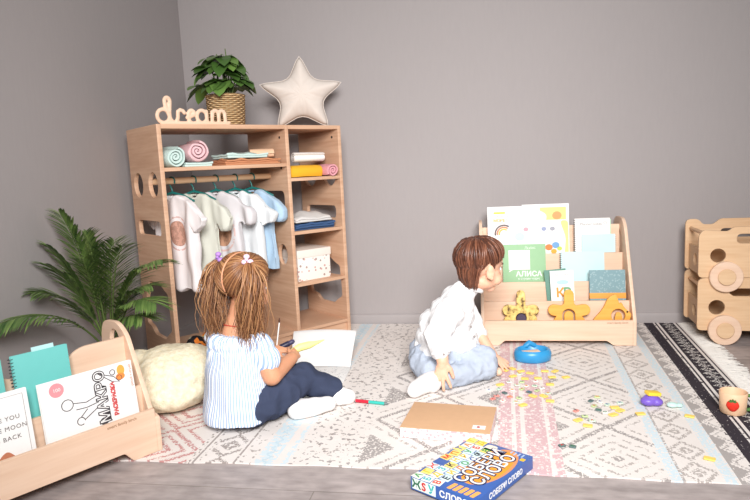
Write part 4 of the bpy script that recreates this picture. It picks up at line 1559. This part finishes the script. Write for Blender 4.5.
def head_solids(bm, m):
    R = m.to_3x3()
    def E(c, r, rot=None):
        ell(bm, m @ V(c), r, R if rot is None else R @ rot, 24)
    E((0, -.010, .028), (.071, .084, .072))
    E((0, .022, -.022), (.057, .056, .062))
    E((0, .050, -.070), (.026, .022, .020))
    E((0, .012, -.052), (.046, .050, .032))
    for s in (-1, 1):
        E((s * .031, .046, -.036), (.027, .027, .025))
        E((s * .0715, -.010, -.014), (.008, .017, .024), Matrix.Rotation(-s * .35, 3, 'Z'))
        E((s * .075, -.016, .000), (.006, .012, .015), Matrix.Rotation(-s * .45, 3, 'Z'))
        E((s * .074, -.002, -.032), (.006, .008, .009))
    E((0, .066, .022), (.034, .012, .012))
    chain(bm, [m @ V((0, .072, .006)), m @ V((0, .082, -.010)), m @ V((0, .087, -.020))], [.007, .008, .0095])
    for s in (-1, 1):
        E((s * .008, .078, -.022), (.006, .007, .0055))
    E((0, .074, -.044), (.017, .008, .0055))
    E((0, .072, -.053), (.015, .008, .006))

def face_parts(root, m, browmat, off):
    mm_ = Matrix.Translation(-off) @ m
    for s in (-1, 1):
        bm = NB(); ell(bm, mm_ @ V((s * .027, .0585, .002)), .0115, None, 16); e = fin('eye', bm, M['eye_white'], root, 180)
        bm = NB(); ell(bm, mm_ @ V((s * .0272, .0660, .002)), (.0050, .0050, .0050), None, 12); fin('iris', bm, M['iris'], e, 180)
        bm = NB()
        tube(bm, [mm_ @ V((s * x, y, z)) for x, y, z in ((.016, .077, .021), (.028, .074, .0255), (.042, .064, .021))], [.0022, .0028, .0016], 6)
        fin('eyebrow', bm, browmat, root, 180)
        bm = NB()
        tube(bm, [mm_ @ V((s * x, y, z)) for x, y, z in ((.016, .0705, .007), (.027, .0725, .0115), (.038, .0655, .007))], [.0012, .0016, .0012], 6)
        fin('eyelid', bm, browmat, root, 180)
    bm = NB()
    tube(bm, [mm_ @ V(p) for p in ((-.017, .0765, -.048), (0, .083, -.0465), (.017, .0765, -.048))], [.002, .0042, .002], 8)
    tube(bm, [mm_ @ V(p) for p in ((-.014, .0765, -.051), (0, .082, -.0535), (.014, .0765, -.051))], [.002, .0046, .002], 8)
    fin('lips', bm, M['lips'], root, 180)

def skin_mat(name, c):
    g = G(name, .5, .35)
    g.b.inputs['Subsurface Weight'].default_value = .12
    g.b.inputs['Subsurface Radius'].default_value = (.6, .25, .15)
    g.b.inputs['Subsurface Scale'].default_value = .012
    n = g.noise(g.coord(), 16, 3)
    c = lin(c)
    return g.base(g.mix(n, (c[0] * .95, c[1] * .90, c[2] * .88, 1), (min(1, c[0] * 1.04), c[1] * 1.02, c[2], 1)))
def hair_mat(name, a, b, c):
    g = G(name, .42, .45)
    isl = g.t.nodes.new('ShaderNodeNewGeometry').outputs['Random Per Island']
    n = g.noise(g.coord(), 130, 2)
    f = g.m('ADD', g.m('MULTIPLY', isl, .7), g.m('MULTIPLY', n, .35))
    return g.base(g.ramp(f, [(.12, lin(a)), (.55, lin(b)), (.95, lin(c))]))
M['skin_boy'] = skin_mat('fair_skin', (236, 186, 158))
M['skin_girl'] = skin_mat('warm_skin', (214, 156, 122))
M['hair_boy'] = hair_mat('brown_hair', (62, 36, 26), (98, 58, 42), (138, 88, 64))
M['hair_girl'] = hair_mat('golden_brown_hair', (88, 54, 34), (146, 98, 63), (194, 146, 100))
M['eye_white'] = plain('eye_white', (240, 238, 235), .25, .01)
M['iris'] = plain('brown_iris', (60, 40, 30), .2, .05)
M['lips'] = plain('soft_lips', (206, 120, 112), .45)
M['sock'] = fabric('white_sock', (244, 240, 238), 320, .03, .35)
M['white_shirt'] = fabric('white_linen_shirt', (246, 246, 247), 300, .025, .25)

def sph(az, el):
    """direction in head space; az from the face towards the right, el up (degrees)"""
    a, e = radians(az), radians(el)
    return V((sin(a) * cos(e), cos(a) * cos(e), sin(e)))
HC, HR = V((0, -.010, .028)), V((.073, .086, .075))
def on_skull(d, k=1.0):
    d = d.normalized()
    t = 1 / sqrt((d.x / HR.x) ** 2 + (d.y / HR.y) ** 2 + (d.z / HR.z) ** 2)
    return HC + d * t * k
def interp(az, table):
    az = abs((az + 180) % 360 - 180)
    for (a, e), (a2, e2) in zip(table, table[1:]):
        if a <= az <= a2:
            return e + (e2 - e) * (az - a) / (a2 - a)
    return table[-1][1]

def scalp(bm, m, line, crown, k=1.0):
    n, r_ = 48, 12
    rings = []
    for j in range(r_ + 1):
        s = j / r_
        ring = []
        for i in range(n):
            az = 360 * i / n
            d = crown.slerp(sph(az, interp(az, line)), s) if s > 0 else crown
            ring.append(bm.verts.new(m @ on_skull(d, k)))
        rings.append(ring)
    for a, b in zip(rings, rings[1:]):
        for i in range(n):
            bm.faces.new((a[i], a[(i + 1) % n], b[(i + 1) % n], b[i]))

# ---- boy
def boy():
    base = V((-.19, 2.42, RZ))
    t = thing('person', 'small child with short brown hair, white shirt and pale blue jeans, sitting facing the bookshelf', 'person', base)
    hm = head_frame((.006, 2.43, .440), (.79, .58, -.22)) @ Matrix.Scale(1.06, 4)
    bm = NB()
    # trunk and legs under the clothes
    chain(bm, [(-.195, 2.42, .092), (-.165, 2.42, .18), (-.125, 2.425, .26)], [.076, .068, .062], base)
    chain(bm, [(-.125, 2.425, .26), (-.078, 2.43, .318), (-.035, 2.43, .375), (-.012, 2.43, .405)], [.058, .040, .036, .037], base)
    chain(bm, [(-.112, 2.345, .282), (-.100, 2.425, .288), (-.098, 2.51, .282)], [.034, .040, .034], base)
    chain(bm, [(-.118, 2.335, .280), (-.160, 2.270, .205), (-.146, 2.222, .122)], [.034, .030, .0235], base)
    chain(bm, [(-.098, 2.515, .280), (-.04, 2.525, .19), (.042, 2.49, .060)], [.034, .029, .0215], base)
    chain(bm, [(-.180, 2.375, .088), (.008, 2.360, .072), (-.155, 2.245, .046), (-.175, 2.225, .042)], [.054, .036, .026, .024], base)
    chain(bm, [(-.180, 2.47, .088), (-.03, 2.56, .070), (-.09, 2.46, .046)], [.054, .036, .028], base)
    chain(bm, [(-.170, 2.228, .040), (-.245, 2.172, .030)], [.024, .019], base)
    hand(bm, (-.146, 2.222, .122), (-.10, -.30, -.80), (.10, .9, -.3), True, .112, .20, .55, base, .85)
    hand(bm, (.042, 2.49, .060), (.75, -.40, -.45), (.1, .3, -.9), False, .09, .2, .3, base)
    head_solids(bm, Matrix.Translation(-base) @ hm)
    remesh('body', bm, M['skin_boy'], t, .0032, 5)
    face_parts(t, hm, M['hair_boy'], base)
    # hair
    lm = Matrix.Translation(-base) @ hm
    line = [(0, 24), (35, 22), (60, 10), (74, -2), (82, -22), (90, -10), (100, -2), (116, -26), (140, -50), (180, -56)]
    crown = sph(180, 62)
    bm = NB()
    scalp(bm, lm, line, crown, 1.05)
    hr = fin('hair', bm, M['hair_boy'], t, 180)
    r = random.Random(21)
    bm = NB()
    for i in range(520):
        az = r.uniform(-180, 180)
        e = interp(az, line) + r.uniform(-3, 3)
        front = max(0, cos(radians(az)))
        if front > .4:
            e -= r.uniform(0, 9)
        end = sph(az + r.uniform(-5, 5) + 14 * front, e)
        st = crown.slerp(sph(az + r.uniform(-25, 25), 40), r.uniform(.0, .5))
        s0 = r.uniform(0, .35)
        pts, rad = [], []
        lift = r.uniform(1.06, 1.20)
        sway = r.uniform(-.14, .14)
        for k in range(8):
            s = s0 + (1 - s0) * k / 7
            d = st.slerp(end, s)
            d = (d + V((sway * sin(s * 3), 0, sway * .5 * sin(s * 4)))).normalized()
            bulge = 1.04 + (lift - 1.04) * sin(pi * min(1, .12 + s * .80)) + (.08 if abs(az) > 110 else .02) * sin(pi * s) - (.06 * s ** 4 if abs(az) > 110 else 0)
            pts.append(lm @ on_skull(d, bulge))
            rad.append(.0052 * (1 - .75 * (k / 7) ** 2))
        tube(bm, pts, rad, 6, True, .7)
    for i in range(170):
        az = 180 + r.uniform(-62, 62)
        a = on_skull(sph(az, r.uniform(-30, 10)), r.uniform(1.07, 1.12))
        x1 = .047 * sin(radians(az)) * r.uniform(.85, 1.05)
        e = V((x1, -.058 + .035 * (x1 / .047) ** 2 + r.uniform(-.003, .003), r.uniform(-.088, -.060)))
        mid = V((a.x * .5 + e.x * .5, a.y * .62 + e.y * .38 - .004, a.z * .45 + e.z * .55))
        tube(bm, [lm @ p for p in (a, a.lerp(mid, .5) + V((0, -.003, 0)), mid, mid.lerp(e, .55), e)], [.0045, .0045, .004, .003, .001], 6, True, .7)
    s_ = fin('strands', bm, M['hair_boy'], hr, 180)
    # shirt
    def wr(p, n):
        return .006 * nz(p + V((0, 0, 3)), 24) + .006 * nz(p, 11) + .0045 * (1 - abs(nz(p + V((4, 1, 0)), 17)) * 3) + .002 * nz(p, 55)
    bm = NB()
    O = base
    ell(bm, V((-.158, 2.42, .150)) - O, (.108, .112, .060), Matrix.Rotation(.2, 3, 'Y'))
    ell(bm, V((-.146, 2.42, .205)) - O, (.102, .112, .070), Matrix.Rotation(.25, 3, 'Y'))
    ell(bm, V((-.116, 2.425, .255)) - O, (.088, .112, .064), Matrix.Rotation(.3, 3, 'Y'))
    ell(bm, V((-.095, 2.428, .298)) - O, (.068, .106, .050), Matrix.Rotation(.4, 3, 'Y'))
    chain(bm, [(-.105, 2.36, .302), (-.085, 2.43, .322), (-.10, 2.50, .302)], [.046, .054, .046], base)
    chain(bm, [(-.118, 2.328, .286), (-.166, 2.262, .212), (-.154, 2.236, .160)], [.054, .047, .037], base)
    chain(bm, [(-.100, 2.515, .286), (-.045, 2.54, .195), (-.01, 2.52, .14)], [.052, .045, .036], base)
    chain(bm, [(-.08, 2.43, .325), (-.052, 2.43, .352)], [.054, .047], base)
    chain(bm, [(-.235, 2.40, .118), (-.20, 2.34, .120)], [.036, .032], base)
    chain(bm, [(-.07, 2.35, .150), (-.052, 2.42, .135), (-.07, 2.49, .15)], [.042, .050, .042], base)
    sh = remesh('shirt', bm, M['white_shirt'], t, .0045, 6, .5, wr)
    # band collar, cuff and buttons
    bm = NB()
    R = head_frame((-.046, 2.43, .352), (.9, .1, -.45)).to_3x3()
    c = V((-.040, 2.43, .362)) - O
    tube(bm, [c + R @ V((.0475 * cos(a), .0475 * sin(a), .004 * sin(a * 2))) for a in [2 * pi * k / 28 for k in range(29)]], .0085, 10, False)
    fin('collar', bm, M['white_shirt'], sh, 180)
    bm = NB()
    d = (V((-.146, 2.222, .122)) - V((-.154, 2.236, .160))).normalized()
    x_, y_ = frame(d)
    c = V((-.153, 2.234, .150)) - O
    tube(bm, [c + x_ * .034 * cos(a) + y_ * .034 * sin(a) for a in [2 * pi * k / 20 for k in range(21)]], .0065, 8, False)
    fin('cuff', bm, M['white_shirt'], sh, 180)
    for p in ((-.140, 2.199, .155), (-.040, 2.325, .225), (-.028, 2.330, .185)):
        bm = NB()
        ell(bm, V(p) - O, (.005, .005, .005), None, 10)
        fin('button', bm, plain('grey_button', (150, 140, 136), .4), sh, 180)
    # jeans
    bm = NB()
    ell(bm, V((-.200, 2.42, .085)) - O, (.098, .112, .080))
    chain(bm, [(-.185, 2.375, .092), (.008, 2.365, .082)], [.072, .055], base)
    chain(bm, [(.008, 2.355, .062), (-.135, 2.252, .046)], [.054, .040], base)
    chain(bm, [(-.180, 2.47, .09), (-.03, 2.56, .072), (-.09, 2.46, .055)], [.072, .054, .043], base)
    chain(bm, [(-.225, 2.345, .072), (-.200, 2.285, .056)], [.060, .046], base)
    def wj(p, n):
        return .006 * nz(p + V((5, 0, 0)), 18) + .005 * (1 - 3.4 * abs(nz(V((p.x * 1.6, p.y, p.z)) + V((1, 7, 0)), 17))) * .8 + .003 * nz(p, 60)
    M['pale_jeans'] = fabric('pale_washed_denim', (190, 200, 216), 380, .16, .35)
    j = remesh('jeans', bm, M['pale_jeans'], t, .0045, 6, .5, wj)
    for v_ in j.data.vertices:
        v_.co.z = max(v_.co.z, .0012)
    # sock
    bm = NB()
    chain(bm, [(-.160, 2.240, .050), (-.192, 2.212, .048), (-.215, 2.190, .042), (-.248, 2.150, .034)], [.031, .035, .036, .029], base)
    ell(bm, V((-.190, 2.212, .036)) - O, (.036, .034, .034))
    s2 = remesh('sock', bm, M['sock'], t, .004, 6, .5, lambda p, n: .002 * nz(p, 40))
    for v_ in s2.data.vertices:
        v_.co.z = max(v_.co.z, .001)
boy()

# ---- girl
def girl():
    base = V((-.81, 1.905, RZ))
    F, Rt = V((.42, .907, 0)), V((.907, -.42, 0))
    t = thing('person', 'small child with two light brown ponytails and striped blouse, sitting with back turned', 'person', base)
    hm = head_frame((-.795, 1.962, .468), (.40, .88, -.26)) @ Matrix.Scale(1.06, 4)
    O = base
    bm = NB()
    chain(bm, [(-.80, 1.905, .090), (-.81, 1.905, .18), (-.82, 1.91, .255)], [.080, .072, .070], base)
    chain(bm, [(-.82, 1.91, .255), (-.822, 1.915, .315), (-.815, 1.93, .365), (-.808, 1.945, .40)], [.062, .046, .035, .036], base)
    chain(bm, [(-.745, 1.882, .286), (-.822, 1.915, .306), (-.898, 1.949, .286)], [.031, .044, .031], base)
    chain(bm, [(-.732, 1.880, .280), (-.690, 1.878, .180), (-.662, 2.015, .196)], [.032, .033, .0225], base)
    chain(bm, [(-.904, 1.953, .280), (-.890, 2.03, .190), (-.765, 2.085, .203)], [.032, .031, .0205], base)
    chain(bm, [(-.745, 1.895, .085), (-.628, 2.035, .112), (-.535, 2.085, .050)], [.062, .044, .030], base)
    chain(bm, [(-.875, 1.955, .085), (-.80, 2.14, .085), (-.655, 1.985, .045)], [.062, .044, .030], base)
    hand(bm, (-.662, 2.015, .196), (.10, .93, .12), (-.75, .2, -.55), True, .090, .55, .1, base)
    hand(bm, (-.765, 2.085, .203), (.9, .25, .1), (.1, .5, -.8), False, .088, .6, .1, base)
    head_solids(bm, Matrix.Translation(-base) @ hm)
    remesh('body', bm, M['skin_girl'], t, .0032, 5)
    face_parts(t, hm, M['hair_girl'], base)
    lm = Matrix.Translation(-base) @ hm
    line = [(0, 34), (40, 28), (62, 12), (78, -6), (95, -4), (110, -20), (140, -42), (180, -50)]
    bm = NB()
    scalp(bm, lm, line, sph(180, 62), 1.03)
    hr = fin('hair', bm, M['hair_girl'], t, 180)
    r = random.Random(5)
    bm = NB()
    ties = {1: sph(128, 34), -1: sph(-128, 36)}
    for i in range(900):
        s = 1 if r.random() < .5 else -1
        if r.random() < .5:      # from the parting
            el = r.uniform(-45, 140)
            st = V((s * .035, -cos(radians(el)) if True else 0, sin(radians(el))))
            st = V((s * .05, -cos(radians(el)), sin(radians(el)))).normalized()
        else:                    # from the hairline
            az = r.uniform(4, 176)
            st = sph(s * az, interp(az, line) + r.uniform(-3, 10))
        pts, rad = [], []
        lift = r.uniform(1.06, 1.11)
        for k in range(9):
            u = k / 8
            d = st.slerp(ties[s], u * .985)
            pts.append(lm @ on_skull(d, 1.035 + (lift - 1.035) * sin(pi * min(1, u + .1)) + .05 * u))
            rad.append(.0030)
        tube(bm, pts, rad, 6, True, .6)
    fin('strands', bm, M['hair_girl'], hr, 180)
    # parting
    bm = NB()
    tube(bm, [lm @ on_skull(V((0, -cos(radians(e)), sin(radians(e)))), 1.068) for e in range(-36, 128, 6)], .0032, 8, True, 1)
    fin('parting', bm, M['skin_girl'], hr, 180)
    # ponytails
    for s, ends, nm in ((1, ((-.752, 1.868, .275), .034), 'ponytail'), (-1, ((-.884, 1.900, .290), .034), 'ponytail')):
        bm = NB()
        tie = lm @ on_skull(ties[s], 1.10)
        outd = (lm.to_3x3() @ V((s * .9, -.5, .15))).normalized()
        e0 = V(ends[0]) - O
        for i in range(270):
            j = V((r.gauss(0, 1), r.gauss(0, 1), 0))
            e = e0 + j * ends[1] * .55 + V((0, 0, r.uniform(-.035, .07)))
            p1 = tie + outd * r.uniform(.045, .072) + V((j.x, j.y, 0)) * .012 + V((0, 0, r.uniform(-.02, .012)))
            p2 = V((p1.x * .55 + e.x * .45, p1.y * .55 + e.y * .45, p1.z * .45 + e.z * .55)) + V((j.x, j.y, 0)) * .013
            pts, rad = [], []
            ph = r.uniform(0, 6)
            for k in range(13):
                u = k / 12
                q = tie * (1 - u) ** 3 + p1 * 3 * u * (1 - u) ** 2 + p2 * 3 * u * u * (1 - u) + e * u ** 3
                q = q + V((sin(ph + u * 14), cos(ph * 1.3 + u * 12), 0)) * .009 * u ** .8
                pts.append(q)
                rad.append(.0027 * (1 - .7 * u ** 2) * (.7 + .6 * sin(pi * min(1, u * 1.6))))
            tube(bm, pts, rad, 5, True, .7)
        pt = fin(nm, bm, M['hair_girl'], hr, 180)
        # bow
        bm = NB()
        c = tie + outd * .008
        up = (lm.to_3x3() @ V((0, -.35, .9))).normalized()
        sd = outd.cross(up).normalized()
        nrm = (lm.to_3x3() @ V((s * .3, -.9, .3))).normalized()
        sd = nrm.cross(up).normalized()
        for k in range(3):
            a = radians(90 + 120 * k)
            dd = sd * cos(a) + up * sin(a)
            ell(bm, c + nrm * .012 + dd * .012, (.0105, .0105, .0085), None, 14)
        ell(bm, c + nrm * .018, .006, None, 12)
        b = fin('hair_bow', bm, flat((176, 132, 206) if s < 0 else (240, 206, 226), .45), t, 180)
        b['label'] = 'purple hair bow' if s < 0 else 'pale pink hair bow'
    # red cord necklace
    bm = NB()
    c = V((-.818, 1.924, .338)) - O
    tube(bm, [c + Rt * .043 * cos(a) + F * .043 * sin(a) + V((0, 0, -.012 * sin(a))) for a in [2 * pi * k / 30 for k in range(31)]], .0018, 6, False)
    fin('necklace', bm, flat((206, 60, 50)), t, 180)
    # blouse
    bm = NB()
    rows = [(.318, .090, .062, 0), (.308, .104, .076, 0), (.285, .112, .086, 0), (.24, .112, .090, -.002), (.17, .116, .098, -.006), (.10, .122, .106, -.010), (.055, .126, .110, -.012), (.030, .127, .111, -.012)]
    rings = []
    for z, rx, ry, cy in rows:
        ring = []
        for k in range(40):
            a = 2 * pi * k / 40
            p = V((-.818, 1.912, z)) + Rt * rx * cos(a) + F * (ry * sin(a) + cy - .02 * (.32 - z))
            ring.append(bm.verts.new(p - O + V((0, 0, -RZ * 0))))
        rings.append(ring)
    for a, b in zip(rings, rings[1:]):
        for k in range(40):
            bm.faces.new((a[k], a[(k + 1) % 40], b[(k + 1) % 40], b[k]))
    bm.faces.new(rings[0][::-1])
    bm.faces.new(rings[-1])
    chain(bm, [(-.735, 1.878, .285), (-.716, 1.880, .255), (-.706, 1.884, .236)], [.044, .047, .047], base)
    chain(bm, [(-.908, 1.955, .285), (-.908, 1.985, .245), (-.90, 2.01, .215)], [.045, .049, .050], base)
    def wb(p, n):
        a = atan2((p).dot(F), p.dot(Rt))
        top = math.exp(-((p.z - .285) / .05) ** 2)
        return .0035 * sin(a * 34 + 3 * nz(p, 9)) * (.25 + .75 * top) + .007 * sin(a * 9 + 2 * nz(p, 6)) * max(0, min(1, (.26 - p.z) / .25)) * max(.15, min(1, (p.z - .02) / .06)) * .7 + .006 * nz(p, 13) - .004 * math.exp(-((p.z - .268) / .008) ** 2)
    g = G('blue_white_stripes', .9, .12)
    v = g.coord()
    s3 = g.sep(v)
    ang = g.m('ARCTAN2', s3[1], s3[0])
    st = g.m('SINE', g.m('MULTIPLY', ang, 78))
    M['stripes'] = g.base(g.mix(g.m('GREATER_THAN', st, .1), lin((240, 243, 248)), lin((158, 182, 218))))
    g.bump(g.noise(v, 300, 2), .2, .002)
    bl = remesh('blouse', bm, M['stripes'], t, .0045, 5, .5, wb)
    for v_ in bl.data.vertices:
        v_.co.z = max(v_.co.z, .008)
    # jeans
    bm = NB()
    ell(bm, V((-.795, 1.905, .075)) - O, (.105, .100, .072), Matrix.Rotation(-.43, 3, 'Z'))
    chain(bm, [(-.755, 1.885, .078), (-.69, 1.95, .098), (-.628, 2.035, .116)], [.076, .068, .056], base)
    chain(bm, [(-.628, 2.035, .112), (-.545, 2.078, .062)], [.054, .042], base)
    chain(bm, [(-.875, 1.955, .085), (-.80, 2.14, .080), (-.675, 2.01, .052)], [.072, .055, .042], base)
    M['dark_jeans'] = fabric('dark_blue_denim', (66, 74, 98), 380, .16, .4)
    j = remesh('jeans', bm, M['dark_jeans'], t, .0045, 5, .5, lambda p, n: .005 * nz(p, 18) + .006 * (1 - 3.4 * abs(nz(p + V((3, 7, 0)), 19))) * .7 + .003 * sin(p.x * 120 + 9 * nz(p, 10)) * max(0, nz(p + V((2, 2, 2)), 9)))
    for v_ in j.data.vertices:
        v_.co.z = max(v_.co.z, .0012)
    # socks
    bm = NB()
    chain(bm, [(-.655, 1.985, .045), (-.632, 1.945, .036), (-.585, 1.970, .036), (-.535, 2.008, .034)], [.033, .035, .033, .026], base)
    s1 = remesh('sock', bm, M['sock'], t, .004, 6, .5, lambda p, n: .002 * nz(p, 40))
    bm = NB()
    chain(bm, [(-.54, 2.083, .052), (-.515, 2.075, .036), (-.480, 2.085, .030)], [.033, .035, .027], base)
    s2 = remesh('sock', bm, M['sock'], t, .004, 6, .5, lambda p, n: .002 * nz(p, 40))
    for o in (s1, s2):
        for v_ in o.data.vertices:
            v_.co.z = max(v_.co.z, .001)
girl()

def held():
    yel = plain('light_yellow_plastic', (250, 244, 150), .45, .04)
    t = thing('yellow_marker', 'pale yellow pointed marker held in the girl\'s right hand', 'marker', (-.655, 2.085, .208))
    bm = NB()
    tube(bm, [(-.02, -.012, -.004), (.0, .006, .004), (.032, .026, .008), (.050, .038, .011), (.080, .056, .018)], [.011, .0145, .0135, .008, .002], 12)
    fin('barrel', bm, yel, t)
    t = thing('marker', 'dark navy capped marker held in the girl\'s left hand', 'marker', (-.715, 2.11, .214))
    bm = NB(); tube(bm, [(-.028, -.012, -.010), (.012, .004, .006)], .0105, 14, True); fin('barrel', bm, flat((44, 42, 66), .4), t)
    bm = NB(); tube(bm, [(.012, .004, .006), (.026, .010, .012)], .0088, 14, True); fin('cap', bm, flat((66, 62, 92), .4), t)
    t = thing('paintbrush', 'thin white paintbrush with dark tip rising from the girl\'s left hand', 'brush', (-.745, 2.10, .222))
    bm = NB(); tube(bm, [(-.002, 0, -.02), (.012, .012, .078)], .0026, 8, False); fin('handle', bm, M['white'], t, 60)
    bm = NB(); tube(bm, [(.012, .012, .078), (.0126, .0125, .085), (.0136, .0134, .095)], [.0026, .0034, .001], 8); fin('bristles', bm, flat((80, 50, 40)), t, 180)
held()
